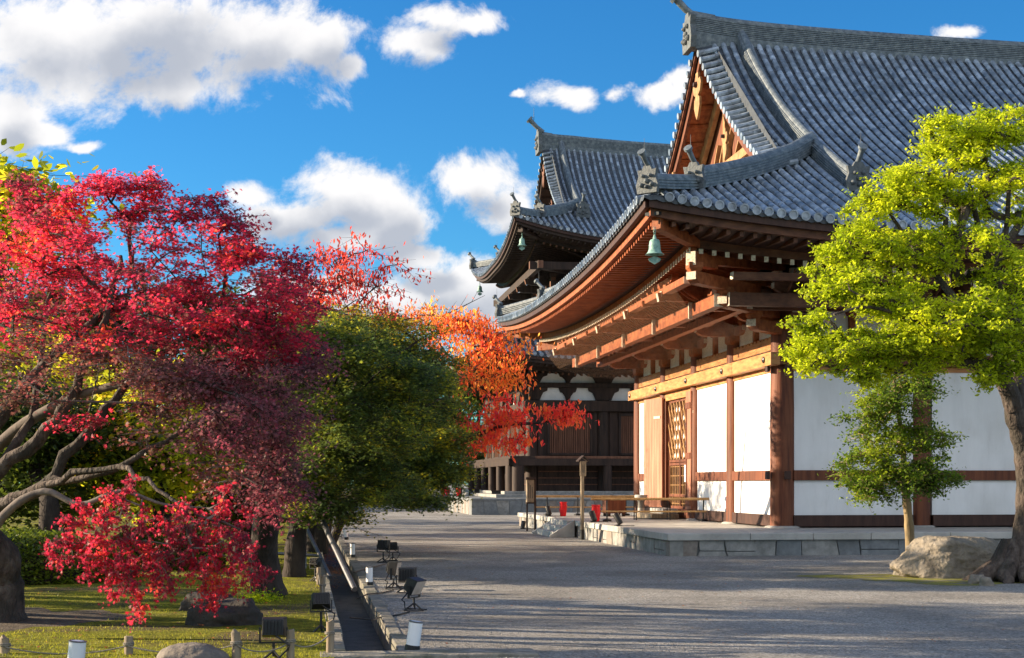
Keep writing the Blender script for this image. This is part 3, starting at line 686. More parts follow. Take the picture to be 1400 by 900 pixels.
# long purlins carried by the brackets, with pale ends
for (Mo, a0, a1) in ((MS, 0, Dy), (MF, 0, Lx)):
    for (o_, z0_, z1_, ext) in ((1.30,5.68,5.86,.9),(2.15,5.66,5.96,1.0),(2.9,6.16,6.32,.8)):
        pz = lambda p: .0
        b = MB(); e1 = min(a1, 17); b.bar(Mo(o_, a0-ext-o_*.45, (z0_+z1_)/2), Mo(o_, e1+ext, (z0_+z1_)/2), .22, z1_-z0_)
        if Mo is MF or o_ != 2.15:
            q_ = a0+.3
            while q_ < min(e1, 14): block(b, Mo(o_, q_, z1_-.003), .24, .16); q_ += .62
        o = b.build('eave_purlin', M['wood_red'] if Mo is MS else M['wood_front_shaded'], hall)
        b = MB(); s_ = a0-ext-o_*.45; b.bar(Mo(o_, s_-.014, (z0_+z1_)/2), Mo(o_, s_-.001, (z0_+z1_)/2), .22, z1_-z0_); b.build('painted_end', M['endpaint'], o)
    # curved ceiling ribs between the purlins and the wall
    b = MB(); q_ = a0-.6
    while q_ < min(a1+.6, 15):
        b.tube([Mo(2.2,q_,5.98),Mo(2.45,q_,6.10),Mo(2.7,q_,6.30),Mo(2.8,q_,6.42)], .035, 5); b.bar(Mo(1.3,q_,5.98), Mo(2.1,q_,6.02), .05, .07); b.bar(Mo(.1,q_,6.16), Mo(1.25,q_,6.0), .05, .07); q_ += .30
    b.build('ceiling_ribs', M['wood_red'] if Mo is MS else M['wood_front_shaded'], hall)
    # joint straps: pale vertical end blocks along the outer beam
for k in range(5):
    b = MB(); p = BAY*k
    b.bar(MS(2.30, p-.05, 5.79), MS(2.30, p+.02, 5.79), .09, .40); b.build('beam_joint_block', M['endpaint'], hall)
bset = None
for k in range(5):
    bracket_set(hall, MS, BAY*k, 5.30, 3.05, 6.20, M['wood_red'], M['endpaint'])
for k in range(4): bracket_set(hall, MS, BAY*(k+.5), 5.78, 3.0, 6.24, M['wood_red'], M['wood_red'], scale=.72)
for k in range(4): bracket_set(hall, MF, BL*(k+.5), 5.78, 3.0, 6.24, M['wood_front_shaded'], M['endpaint'], scale=.72)
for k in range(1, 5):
    bracket_set(hall, MF, BL*k, 5.30, 3.05, 6.20, M['wood_front_shaded'], M['endpaint'])
bracket_set(hall, MF, 0, 5.30, 3.05, 6.20, M['wood_front_shaded'], M['endpaint'], corner=True)
# diagonal corner bracket arms
for z, r_ in ((5.5,1.1),(5.9,2.1),(6.3,3.1)):
    b = MB(); e = MB()
    arm(b, (.1,.1,z), (-r_,-r_,z), .24, .27); dd = Vector((-1,-1,0)).normalized(); c_ = Vector((-r_,-r_,z-.1)); e.bar(c_, c_+dd*.014, .24, .17)
    block(b, (-r_+.1,-r_+.1,z), .32, .2)
    o = b.build('corner_bracket', M['wood_red'], hall); e.build('painted_end', M['endpaint'], o)
# posts
def post(root, x, y, z0, z1, r, m, base=True):
    b = MB(); b.tube([(x,y,z0),(x,y,z0+(z1-z0)*.6),(x,y,z1)], [r,r,r*.93], 20); o = b.build('post', m, root, smooth=True)
    if base:
        b = MB(); b.lathe([(.01,.0),(r*1.5,.0),(r*1.42,.03),(r*1.2,.05),(.01,.05)], 18, (x,y,PZ)); b.build('base_stone', M['slab'], o, smooth=True)
    return o
for k in range(5): post(hall, 0 if k else .05, BAY*k+(.05 if k == 0 else 0), PZ, 5.32, .27 if k else .30, M['wood_post'])
for k in range(1, 10): post(hall, BL*k, 0, PZ, 5.32, .25, M['wood_post'])
for k in range(1, 10): post(hall, BL*k, Dy, PZ, 5.32, .25, M['wood_post'], False)
for k in range(1, 5): post(hall, Lx, BAY*k, PZ, 5.32, .25, M['wood_post'], False)
# horizontal members: side and front
def band(root, Mo, p0, p1, o0, o1, z0, z1, m, name, bev=.012):
    b = MB(); A, B_ = Mo(o0, p0, z0), Mo(o1, p1, z1)
    b.box(A.x, B_.x, A.y, B_.y, z0, z1); return b.build(name, m, root, bevel=bev)
band(hall, MS, -.42, Dy+.35, .16, .40, 4.46, 4.78, M['wood_beam'], 'head_beam')
band(hall, MF, -.38, Lx+.3, .16, .38, 4.48, 4.76, M['wood_post'], 'head_beam')
for k in range(5):
    b = MB(); c_ = MS(.40, BAY*k+(.1 if k == 0 else 0), 4.62); b.tube([c_+Vector((.01,0,0)), c_-Vector((.03,0,0)), c_-Vector((.06,0,0))], [.085,.08,.03], 8); b.build('nail_cover', M['black'], hall)
    b = MB(); c_ = MF(.38, BL*k, 4.62); b.tube([c_+Vector((0,.01,0)), c_-Vector((0,.03,0)), c_-Vector((0,.06,0))], [.085,.08,.03], 8); b.build('nail_cover', M['black'], hall)
# frieze: toothed board, white strips, plaster lobes between brackets
for (Mo, bay, nb, mw) in ((MS, BAY, 4, M['wood_beam']), (MF, BL, 9, M['wood_red'])):
    for k in range(nb):
        a0, a1 = bay*k+.24, bay*(k+1)-.24
        b = MB(); b.box(Mo(-.02,a0,0).x, Mo(.06,a1,0).x, Mo(-.02,a0,0).y, Mo(.06,a1,0).y, 4.78, 4.885); b.build('plaster_strip', M['plaster'], hall)
        b = MB(); n = 11; poly = [(a0,4.89),(a1,4.89)]
        for i in range(n):
            q0 = a1-(a1-a0)*i/n; q1 = a1-(a1-a0)*(i+1)/n; w_ = (q0-q1)
            poly += [(q0, 5.22), (q0-w_*.62, 5.22), (q0-w_*.66, 5.165), (q1, 5.165)]
        b.prism(poly, lambda u,v,w: Mo(.05+.10*w, u, v)); b.build('toothed_board', mw, hall)
        b = MB(); b.box(Mo(-.12,a0,0).x, Mo(-.02,a1,0).x, Mo(-.12,a0,0).y, Mo(-.02,a1,0).y, 4.9, 6.9); b.build('plaster_panel', M['plaster'], hall)
        b = MB(); mid = (a0+a1)/2; block(b, Mo(.04, mid, 5.72), .3, .2)
        b.bar(Mo(.04, mid, 5.2), Mo(.04, mid, 5.74), .14, .14, up=(1,0,0)); b.bar(Mo(.03, a0-.2, 6.02), Mo(.03, a1+.2, 6.02), .16, .2)
        for q in (-.7, 0, .7): block(b, Mo(.04, mid+q, 6.12), .25, .15)
        b.bar(Mo(.03, a0-.2, 6.36), Mo(.03, a1+.2, 6.36), .16, .18)
        b.build('intermediate_bracket', M['wood_red'], hall)
# walls, side: two plain bays, door bay, far bay
def wallbay(Mo, a0, a1, dark_lower=False, rail=True):
    x = MB(); A, B_ = Mo(.02, a0, 0), Mo(.12, a1, 0)
    for (z0_, z1_) in ((PZ+.30, 1.66), (1.90, 4.46)):
        b = MB(); b.box(A.x, B_.x, A.y, B_.y, z0_, z1_); b.build('plaster_panel', M['plaster'], hall)
    b = MB(); A2, B2 = Mo(-.05, a0, 0), Mo(.20, a1, 0); b.box(A2.x, B2.x, A2.y, B2.y, 1.655, 1.905); b.build('middle_beam', M['wood_post'], hall, bevel=.01)
    b = MB(); b.box(A2.x, B2.x, A2.y, B2.y, PZ+.03, PZ+.31); b.build('sill_beam', M['wood_dark'], hall, bevel=.01)
    b = MB(); A3, B3 = Mo(.0, a0, 0), Mo(.16, a1, 0); b.box(A3.x, B3.x, A3.y, B3.y, 4.34, 4.47); b.build('lintel', M['wood_beam'], hall)
wallbay(MS, .26, BAY-.25); wallbay(MS, BAY+.25, 2*BAY-.25); wallbay(MS, 3*BAY+.25, 4*BAY-.25)
for k in range(9): wallbay(MF, BL*k+.26, BL*(k+1)-.24)
b = MB(); b.box(0, Lx, Dy-.1, Dy+.05, PZ, 6.9); b.box(Lx-.05, Lx+.05, 0, Dy, PZ, 6.9); b.build('back_wall', M['plaster'], hall)
b = MB(); b.box(.6, Lx-.3, .6, Dy-.6, PZ, PZ+.04); b.box(2.2, 2.3, .4, Dy-.4, PZ, 6.8); b.build('inner_wall', M['wood_dark'], hall)
# nuts on the corner post
for z_ in (1.78, 4.42):
    b = MB(); b.box(-.30, -.38, -.08, .10, z_-.1, z_+.1); b.box(-.02, .14, -.30, -.36, z_-.1, z_+.1); b.build('tenon_cap', M['wood_dark'], hall, bevel=.01)
# door bay
d0, d1 = 2*BAY+.27, 3*BAY-.27
band(hall, MS, d0, d1, -.1, .22, PZ+.03, PZ+.30, M['wood_post'], 'door_sill')
band(hall, MS, d0, d1, -.1, .18, 4.20, 4.46, M['wood_beam'], 'lintel')
for q in (d0+.1, d1-.1): band(hall, MS, q-.1, q+.1, -.06, .2, PZ+.3, 4.2, M['wood_post'], 'door_jamb')
door = MB()
i0, i1 = d0+.2, d1-.2
for q in (i0+.05, (i0+i1)/2, i1-.05): door.bar(MS(.05, q, PZ+.3), MS(.05, q, 4.2), .09, .09, up=(0,1,0))
for z_ in (PZ+.34, 1.2, 2.18, 2.28, 4.16): door.bar(MS(.05, i0, z_), MS(.05, i1, z_), .09, .08)
do = door.build('lattice_door', M['wood_post'], hall)
b = MB(); W_ = i1-i0; H_ = 4.12-2.32; step = .36
u = -H_/1.6
while u < W_:                                       # diamond lattice, clipped to the opening
    for s_ in (1, -1):
        pts = []
        ua, za, ub, zb = u, 0, u+H_/1.6, H_
        if s_ < 0: ua, ub = u+H_/1.6, u
        # clip to 0..W_
        def clip(ua,za,ub,zb):
            if ua > ub: ua,za,ub,zb = ub,zb,ua,za
            if ub <= 0 or ua >= W_: return None
            if ua < 0: za += (zb-za)*(0-ua)/(ub-ua); ua = 0
            if ub > W_: zb = za+(zb-za)*(W_-ua)/(ub-ua); ub = W_
            return ua,za,ub,zb
        c_ = clip(ua,za,ub,zb)
        if c_: b.bar(MS(.07+.025*s_, i0+c_[0], 2.32+c_[1]), MS(.07+.025*s_, i0+c_[2], 2.32+c_[3]), .03, .06)
    u += step
b.build('diamond_lattice', M['wood_gable'], do)
b = MB()
for i in range(1, 14): b.bar(MS(.06, i0+W_*i/14, 1.2), MS(.06, i0+W_*i/14, 2.18), .03, .03, up=(0,1,0))
for i in range(1, 14): b.bar(MS(.06, i0+W_*i/14, PZ+.36), MS(.06, i0+W_*i/14, 1.2), .03, .03, up=(0,1,0))
for z_ in lin(.95, 2.1, 5): b.bar(MS(.055, i0, z_), MS(.055, i1, z_), .02, .02)
b.build('grid_lattice', M['wood_gable'], do)
b = MB(); b.box(.02, .05, i0, i1, PZ+.3, 2.2); b.build('backing_board', M['wood_dark'], do)
b = MB(); b.box(.06, .08, i0, i1, 2.28, 4.15); b.build('paper_screen', M['plaster'], do)
b = MB(); b.box(-.125, -.135, i0+.35, i0+.75, 1.62, 2.14); b.build('notice', M['paper'], do)
b = MB(); 
for i in range(7): b.box(-.136, -.138, i0+.40, i0+.70-(.05*(i%3)), 1.70+i*.055, 1.715+i*.055)
b.build('notice_text', M['black'], do)
def leaf_door(y0, y1, ang, hinge_y, label):
    e_ = empty('door_leaf', (-.26, hinge_y, 0), ang); e_.parent = hall; e_['label'] = label
    b = MB(); w_ = y1-y0; n = 7
    for i in range(n): b.box(-.03, .03, w_*i/n+.004, w_*(i+1)/n-.004, PZ+.32, 4.32)
    b.build('planks', M['wood_door'], e_, bevel=.004)
    b = MB(); 
    for z_ in (1.0, 2.4, 3.9): b.box(-.05, .05, .02, w_-.02, z_-.09, z_+.09) if False else b.box(.03, .055, .02, w_-.02, z_-.09, z_+.09)
    b.box(.032,.05,.06,.12,.95,3.95); b.build('ledge', M['wood_post'], e_)
    b = MB(); b.box(-.05, -.03, .12, .6, 3.66, 3.74); b.build('hinge_strap', M['endpaint'], e_)
    return e_
leaf_door(0, 1.42, R(11), 3*BAY-.36, 'salmon plank door leaf swung open against the wall')
lf = leaf_door(0, .55, R(180), 2*BAY+.45, 'narrow folded dark door leaf')
# shaded far bay board between
# ---- netting below the eaves (side and round the corner)
def net():
    vs = []; fs = []; uv = []
    rows = [(3.35, 6.30), (2.75, 5.60), (1.6, 5.32), (.20, 5.26)]
    ps = lin(-.6, Dy+1.0, 14)
    def f(i, j):
        o_, z_ = rows[j]; p = ps[i]; 
        p2 = p if i else p-o_*.4
        return MS(o_, p2, z_)
    for i in range(len(ps)):
        for j in range(len(rows)): vs.append(f(i,j)); uv.append((ps[i], rows[j][0]*1.15))
    h = len(rows)
    for i in range(len(ps)-1):
        for j in range(h-1): fs.append((i*h+j, (i+1)*h+j, (i+1)*h+j+1, i*h+j+1))
    me = bpy.data.meshes.new('bird_netting'); me.from_pydata([tuple(v) for v in vs], [], fs)
    ul = me.uv_layers.new(name='UVMap')
    for l_ in me.loops: ul.data[l_.index].uv = (uv[l_.vertex_index][0]*3, uv[l_.vertex_index][1]*3)
    me.materials.append(M['net']); o = bpy.data.objects.new('bird_netting', me); COL.objects.link(o); o.parent = hall
net()
# ---- bell at the corner
def bell(loc, s, label):
    r_ = empty('wind_bell', loc, 0, label, 'bell', 'bronze bells under the eave corners')
    b = MB(); b.lathe([(.005,0),(.10,-.01),(.13,-.05),(.14,-.13),(.15,-.16),(.145,-.18),(.15,-.24),(.165,-.31),(.20,-.36),(.25,-.39),(.235,-.395),(.17,-.36),(.13,-.3),(.01,-.1)], 20); o = b.build('bell_body', M['bronze'], r_, smooth=True)
    b = MB(); b.tube([(0,0,.0),(0,0,.06),(0,0,.12)], [.05,.04,.02], 8); 
    for k in range(4): b.tube([(math.cos(t)*.03, 0 if k%2 else math.sin(t)*.03, .15+k*.045+ (math.sin(t)*.03 if k%2 else 0)) for t in lin(0, 6.28, 8)], .008, 4)
    b.build('hanging_chain', M['bronze'], r_)
    b = MB(); b.tube([(0,0,-.1),(0,0,-.45)], .008, 5); b.prism([(-.04,-.44),(-.16,-.5),(-.13,-.56),(0,-.64),(.13,-.56),(.16,-.5),(.04,-.44)], lambda u,v,w: Vector((u, .01-.02*w, v))); b.build('wind_plate', M['bronze'], r_)
    r_.scale = (s,)*3; return r_
def hp(root_o, x, y, z):
    c, s = math.cos(TH), math.sin(TH); return Vector((root_o.x+x*c-y*s, root_o.y+x*s+y*c, z))
bell(hp(C0, -4.2, -4.2, zs(0,-4.5)-.90), .84, 'verdigris bell hanging under the nearest upturned roof corner')

# ================================================================== stone platform of the near hall
plat = empty('stone_platform', C0, TH, 'low pale stone platform with rough ashlar face under the near white hall', 'platform')
OVP = 3.78
x0, x1, y0, y1 = -OVP, Lx+OVP, -OVP, Dy+OVP
b = MB(); b.box(x0+.06, x1-.06, y0+.06, y1-.06, .3, PZ-.002); b.build('paving', M['slab'], plat)
def merged(groups, root, bev):
    A = MB(); idx = []; ms = []
    for m_, g in groups.items():
        if not g.v: continue
        ms.append(M[m_]); n0 = len(A.f); A.add(g.v, g.f); idx += [len(ms)-1]*(len(A.f)-n0)
    o = A.build('stone_facing', ms[0], root, bevel=bev)
    for m_ in ms[1:]: o.data.materials.append(m_)
    o.data.polygons.foreach_set('material_index', idx)
def stonerow(x0,x1,y0,y1,axis,face,h0,h1,poly=False,parent=None,root=None,mats=('stone','stone_b','stone_c')):
    """separate facing stones with leaning joints along one edge"""
    groups = {m_: MB() for m_ in mats}; s = x0 if axis == 'x' else y0; e = x1 if axis == 'x' else y1; j0 = 0; 
    while s < e-.02:
        ln = random.uniform(.45, .95); 
        if s+ln > e-.4: ln = e-s
        j1 = random.uniform(-.1,.1) if s+ln < e-.01 else 0
        g = groups[random.choices(mats, (4,3,1) if len(mats) == 3 else None)[0]]; pr = random.uniform(0,.02)
        def add(poly_):
            if axis == 'x': g.prism(poly_, lambda u,v,w: Vector((u, face-pr+w*.3, v)))
            else: g.prism(poly_, lambda u,v,w: Vector((face-pr+w*.3, u, v)))
        if random.random() < .22:
            hm = h0+(h1-h0)*random.uniform(.3,.55); jm = j0+(j1-j0)*.5
            add([(s+j0+.008,h0),(s+ln+j1-.008,h0),(s+ln+jm-.008,hm-.006),(s+jm+.008,hm-.006)]); add([(s+jm+.008,hm+.006),(s+ln+jm-.008,hm+.006),(s+ln-j1*.0-.008,h1),(s+.008,h1)])
        else: add([(s+j0+.008,h0),(s+ln+j1-.008,h0),(s+ln-.008,h1),(s+.008,h1)])
        s += ln; j0 = j1
    merged(groups, root, .012)
stonerow(x0, 16, 0, 0, 'x', y0+.04, -.05, PZ-.15, root=plat)
stonerow(0, 0, y0, y1, 'y', x0+.04, -.05, PZ-.15, root=plat, mats=('stone','stone','stone_c'))
b = MB(); s = x0-.03                                  # coping slabs
while s < 24:
    ln = random.uniform(1.2,1.9); b.box(s, s+ln-.01, y0-.03, y0+.55, PZ-.15, PZ+.004); s += ln
s = y0+.56
while s < y1:
    ln = min(random.uniform(1.2,1.9), y1+.03-s); b.box(x0-.03, x0+.52, s, s+ln-.01, PZ-.15, PZ+.003); s += ln
b.build('coping', M['slab'], plat, bevel=.015)
b = MB(); b.box(x0+.1, x1, y0+.1, y1, -.1, .31); b.box(16, x1, y0+.05, y0+.2, -.1, PZ-.15); b.build('core', M['stone_b'], plat)

# steps up to the near platform
def steps(name, loc, rz, w, h, run, n, label, m):
    r_ = empty(name, loc, rz, label, 'steps')
    b = MB()
    for i in range(n): b.box(-run+run*i/n, 0, -w/2, w/2, 0 if i == 0 else h*i/n, h*(i+1)/n-.002*(i==n-1))
    b.build('treads', m, r_, bevel=.01)
    for s_ in (-1, 1):
        c_ = MB(); c_.prism([(-run-.12,0),(-run-.12,.06),(0,h+.03),(.0,0)], lambda u,v,wd: Vector((u, s_*(w/2+.10)+(wd-.5)*.16, v))); c_.build('side_slab', m, r_, bevel=.01)
    return r_
st_c = gnd(765, 737); 
# local coordinates of the steps on the left edge of the platform
def loc_of(root_o, w):
    d_ = w-root_o; c, s = math.cos(TH), math.sin(TH); return (d_.x*c+d_.y*s, -d_.x*s+d_.y*c)
steps('stone_steps', hp(C0, -OVP-.04, 8.9, 0), TH, 3.0, PZ, .62, 3, 'small stone steps with sloping side slabs up to the near platform', M['slab'])

# ================================================================== FAR HALL (two-storey roof)
C1 = Vector((4.36, 82.65, 0)); Dy2 = 10.0; Lx2 = 22.0; OV2 = 5.0
far = empty('temple_hall', C1, TH, 'dark weathered double roofed temple hall standing farther back beyond the white one', 'temple hall')
P2, zf2, zs2 = hip_gable_roof(far, Lx2, Dy2, OV2, 14.45, .50, .0019, 1.25, 9.0, 8.5, -1.85, -.75, -.2, .35, .55, .36, orn=1.3)
eaves(far, MS, 0, Dy2, OV2, lambda p: zs2(0,p), 12, dark=True, sp=.34)
eaves(far, MF, 0, Lx2, OV2, lambda p: zf2(0,p), 12, dark=True, sp=.34)
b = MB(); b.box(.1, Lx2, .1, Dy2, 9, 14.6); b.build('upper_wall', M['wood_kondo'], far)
for k in range(4): bracket_set(far, MS, Dy2/3*k, 11.6, 3.6, 13.0, M['wood_kondo'], M['wood_slat'], scale=1.35)
for k in range(0, 5): bracket_set(far, MF, 3.6*k, 11.6, 3.6, 13.0, M['wood_kondo'], M['wood_slat'], scale=1.35)
for Mo, a1 in ((MS, Dy2), (MF, 18)):
    for (o_, z_) in ((1.6,12.5),(3.4,13.3)):
        b = MB(); b.bar(Mo(o_, -1.2-o_*.8, z_), Mo(o_, a1+1.2+o_*.8, z_), .28, .4); o = b.build('eave_purlin', M['wood_kondo'], far)
        s_ = -1.2-o_*.8; b = MB(); b.bar(Mo(o_, s_-.02, z_), Mo(o_, s_-.001, z_), .28, .4); b.build('painted_end', M['wood_slat'], o)
for (oy, Y0) in ((-1,0),(1,Dy2)):
    b = MB(); b.bar((0,Y0,14.4), (-OV2+.4, Y0+oy*(OV2-.4), zs2(0,-OV2)-.6), .3, .45); b.bar((0,Y0,13.4),(-3.6,Y0+oy*3.6,13.3), .35,.4); b.build('hip_rafter', M['wood_kondo'], far)
bell(hp(C1, -4.5, -4.5, zs2(0,-5)-1.15), 1.0, 'small verdigris bell under the near upper corner of the farther dark hall')
bell(hp(C1, -4.5, Dy2+4.5, zs2(0,-5)-1.15), 1.0, 'small dark bell under the distant upper corner of the farther dark hall')
# lower skirt roof
MK = 3.9; OVL = 3.2; EL = MK+OVL; ZL = 7.95
def zlow(L):
    def f(u, p):
        dl = min(p+EL, L+EL-p); return ZL+.42*u+.012*u*u+.65*max(0,1-dl/8)**2.2*max(0,1-u/6)
    return f
lf_, ls_ = zlow(Lx2), zlow(Dy2)
fr = make_slope('lower_roof_slope', lambda u,p,z: Vector((p, u-EL, z)), -EL, Lx2+EL, lambda p: min(EL-.0, min(p, Lx2-p)+EL), lf_, far, .36)
bk = copy_tree(fr, far); bk.rotation_euler = (0,0,PI); bk.location = (Lx2, Dy2, 0)
sl = make_slope('lower_roof_slope', lambda u,p,z: Vector((u-EL, p, z)), -EL, Dy2+EL, lambda p: min(EL-.0, min(p, Dy2-p)+EL), ls_, far, .36)
for sy_ in (0,1):
    Y = (lambda t: t) if sy_ == 0 else (lambda t: Dy2-t)
    b = MB(); b.sweep([(t, Y(t), ls_(t+EL, t)+.06) for t in lin(-EL+.15, 0, 18)], ridge_prof(.4,.4,6)); b.build('corner_ridge', M['ridge'], far)
    for t0, s_ in ((-EL+.15, 1.0), (-EL+2.2, 1.1)): ornament(far, (t0, Y(t0), ls_(t0+EL, t0)+.15), (-1, -1 if sy_ == 0 else 1, 0), s_)
def shift_eave(Mo): return lambda o, p, z: Mo(o+MK, p, z)
class _: pass
eaves(far, lambda o,p,z: Vector((-(o+MK), p, z)), -MK, Dy2+MK, OVL, lambda p: ls_(0,p), 6, dark=True, sp=.34)
eaves(far, lambda o,p,z: Vector((p, -(o+MK), z)), -MK, Lx2+MK, OVL, lambda p: lf_(0,p), 6, dark=True, sp=.34)
# lower body
FB = 1.15
LM = [(lambda o,p,z: Vector((-(o+MK), p, z)), -MK, Dy2+MK, (Dy2+2*MK)/5, 5), (lambda o,p,z: Vector((p, -(o+MK), z)), -MK, Lx2+MK, (Lx2+2*MK)/7.65, 7)]
for si, (Mo, a0, a1, bay, nb) in enumerate(LM):
    for k in range(nb+1):
        if si == 1 and k == 0: continue
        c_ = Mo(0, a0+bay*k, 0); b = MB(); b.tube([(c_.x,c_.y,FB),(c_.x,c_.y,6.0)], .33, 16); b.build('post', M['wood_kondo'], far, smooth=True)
    for k in range(nb):
        p0_, p1_ = a0+bay*k+.33, a0+bay*(k+1)-.33
        band(far, Mo, p0_, p1_, .0, .15, FB, 2.55, M['wood_kondo'], 'lower_wall_boards')
        b = MB(); 
        for z_ in (1.5, 1.85, 2.2): b.bar(Mo(.17, p0_, z_), Mo(.17, p1_, z_), .04, .05)
        b.build('board_battens', M['wood_slat'], far)
        band(far, Mo, p0_, p1_, .0, .12, 3.0, 5.42, M['wood_kondo'], 'upper_wall_boards')
        q0, q1 = p0_+.62, p1_-.42
        fr_ = MB()
        for (u0,u1,z0_,z1_) in ((q0-.12,q0,3.08,5.3),(q1,q1+.12,3.08,5.3),(q0-.12,q1+.12,5.18,5.32),(q0-.12,q1+.12,3.06,3.18)):
            A, B_ = Mo(.1,u0,0), Mo(.26,u1,0); fr_.box(A.x,B_.x,A.y,B_.y,z0_,z1_)
        f_ = fr_.build('shutter_frame', M['wood_kondo'], far)
        s_ = MB(); n = 22
        for i in range(n):
            u_ = q0+(q1-q0)*(i+.5)/n; w_ = (q1-q0)/n*.34; A, B_ = Mo(.12,u_-w_,0), Mo(.20+.02*(i%3),u_+w_,0); s_.box(A.x,B_.x,A.y,B_.y,3.18,5.18)
        s_.build('shutter_slats', M['wood_slat'], f_)
        # white frieze panels with dark bracket silhouettes
        for (z0_, z1_) in ((6.02, 6.68), (6.95, 7.45)):
            A, B_ = Mo(-.02,p0_,0), Mo(.04,p1_,0); b = MB(); b.box(A.x,B_.x,A.y,B_.y,z0_,z1_); b.build('plaster_panel', M['plaster'], far)
            for q in ((p0_+p1_)/2,):
                b = MB(); h_ = z1_-z0_; w0 = .34
                b.prism([(q-.10,z0_),(q+.10,z0_),(q+.16,z0_+h_*.3),(q+.3,z0_+h_*.6),(q+.42,z0_+h_*.65),(q+.5,z0_+h_),(q-.5,z0_+h_),(q-.42,z0_+h_*.65),(q-.3,z0_+h_*.6),(q-.16,z0_+h_*.3)], lambda u,v,w: Mo(.05+.12*w,u,v)); b.build('bracket_set', M['wood_kondo'], far)
        for q in (a0+bay*k, a0+bay*(k+1)):
            for (z0_, z1_) in ((6.02, 6.68), (6.95, 7.45)):
                h_ = z1_-z0_; b = MB()
                b.prism([(q-.42,z0_),(q+.42,z0_),(q+.5,z0_+h_*.3),(q+.6,z0_+h_*.6),(q+.82,z0_+h_*.75),(q+.85,z0_+h_),(q-.85,z0_+h_),(q-.82,z0_+h_*.75),(q-.6,z0_+h_*.6),(q-.5,z0_+h_*.3)], lambda u,v,w: Mo(.06+.16*w+(.003*(k%2)),u,v)); b.build('bracket_set', M['wood_kondo'], far)
    band(far, Mo, a0-.5, a1+.3, .05, .42, 5.42, 5.98, M['wood_kondo'], 'head_beam')
    band(far, Mo, a0-.3, a1+.3, .05, .30, 6.685, 6.945, M['wood_kondo'], 'tie_beam')
    band(far, Mo, a0-1.35, a1+1.35,   .0, 1.35, 2.86, 3.0, M['wood_kondo'], 'ledge_boards') if si == 0 else band(far, Mo, a0-0.0, a1, .0, 1.35, 2.863, 3.003, M['wood_slat'], 'ledge_boards')
    band(far, Mo, a0-1.42, a1+1.42, 1.12, 1.42, 2.50, 2.86 if si else 2.855, M['wood_kondo'], 'ledge_beam')
    for k in range(nb*1+1):
        c_ = Mo(1.2, a0+bay*k+(0 if k else -.9), 0)
        b = MB(); b.tube([(c_.x,c_.y,FB-.1),(c_.x,c_.y,2.5)], .24 if k else .34, 12); b.build('short_post', M['wood_kondo'], far, smooth=True)
b = MB(); b.box(-MK+.2, Lx2+MK, -MK+.2, Dy2+MK, FB, 7.6); b.build('inner_core', M['wood_kondo'], far)
# far platform
fp = empty('stone_platform', C1, TH, 'higher grey platform faced with many-sided stones under the farther dark hall', 'platform')
fx0, fy0, fh = -7.7, -9.5, .82
b = MB(); b.box(fx0, Lx2+8, fy0, Dy2+9.5, .02, fh-.12); b.build('core', M['stone_b'], fp)
b = MB(); b.box(fx0-.06, Lx2+8, fy0-.06, Dy2+9.5, fh-.12, fh); b.build('coping', M['stone_b'], fp, bevel=.02)
b = MB(); b.box(-MK-2.2, Lx2+6, -MK-2.2, Dy2+6, fh, fh+.17); b.box(-MK-1.7, Lx2+6, -MK-1.7, Dy2+6, fh+.17, FB); b.build('base_course', M['stone'], fp, bevel=.02)
# polygonal facing: relaxed voronoi cells via clipping
def poly_face(root, axis, a0, a1, z0, z1, face, size):
    pts = []; n1 = int((a1-a0)/size); n2 = max(1, int((z1-z0)/size+.5))
    for i in range(n1):
        for j in range(n2): pts.append((a0+(i+.5+random.uniform(-.35,.35)+.25*(j%2))*size, z0+(j+.5+random.uniform(-.25,.25))*(z1-z0)/n2))
    groups = {m_: MB() for m_ in ('stone','stone_b','stone_c')}
    for p in pts:
        poly = [(a0,z0),(a1,z0),(a1,z1),(a0,z1)]
        for q in pts:
            if q is p or abs(q[0]-p[0]) > size*3: continue
            mx, mz = (p[0]+q[0])/2, (p[1]+q[1])/2; nx_, nz_ = q[0]-p[0], q[1]-p[1]; L_ = math.hypot(nx_,nz_); nx_/=L_; nz_/=L_
            mx -= nx_*.012; mz -= nz_*.012
            new = []
            for i in range(len(poly)):
                A, B_ = poly[i], poly[(i+1)%len(poly)]; da = (A[0]-mx)*nx_+(A[1]-mz)*nz_; db = (B_[0]-mx)*nx_+(B_[1]-mz)*nz_
                if da <= 0: new.append(A)
                if (da < 0 < db) or (db < 0 < da):
                    t = da/(da-db); new.append((A[0]+(B_[0]-A[0])*t, A[1]+(B_[1]-A[1])*t))
            poly = new
            if len(poly) < 3: break
        if len(poly) < 3: continue
        g = groups[random.choice(('stone','stone_b','stone_b','stone_c'))]; pr = random.uniform(.02,.05)
        if axis == 'x': g.prism(poly, lambda u,v,w: Vector((u, face-pr*w, v)))
        else: g.prism(poly, lambda u,v,w: Vector((face-pr*w, u, v)))
    merged(groups, root, 0)
poly_face(fp, 'x', fx0, 14, .0, fh-.12, fy0, .62)
poly_face(fp, 'y', fy0, Dy2+9.5, .0, fh-.12, fx0, .62)
far_steps = steps('stone_steps', hp(C1, fx0-.05, 5.0, 0), TH, 3.4, fh, 2.1, 5, 'wide stone steps climbing the left side of the farther platform', M['stone_b'])
b = MB()
for s_ in (-1,1):
    b.tube([(-2.1, s_*1.9, .75),(0,s_*1.9,fh+.8),(.6,s_*1.9,fh+.8)], .025, 6)
    for (x_,h_) in ((-2.05,0),(-1,fh*.5),(0.02,fh)): b.tube([(x_,s_*1.9,h_),(x_,s_*1.9,h_+.8)], .02, 5)
b.build('handrail', M['black'], far_steps)

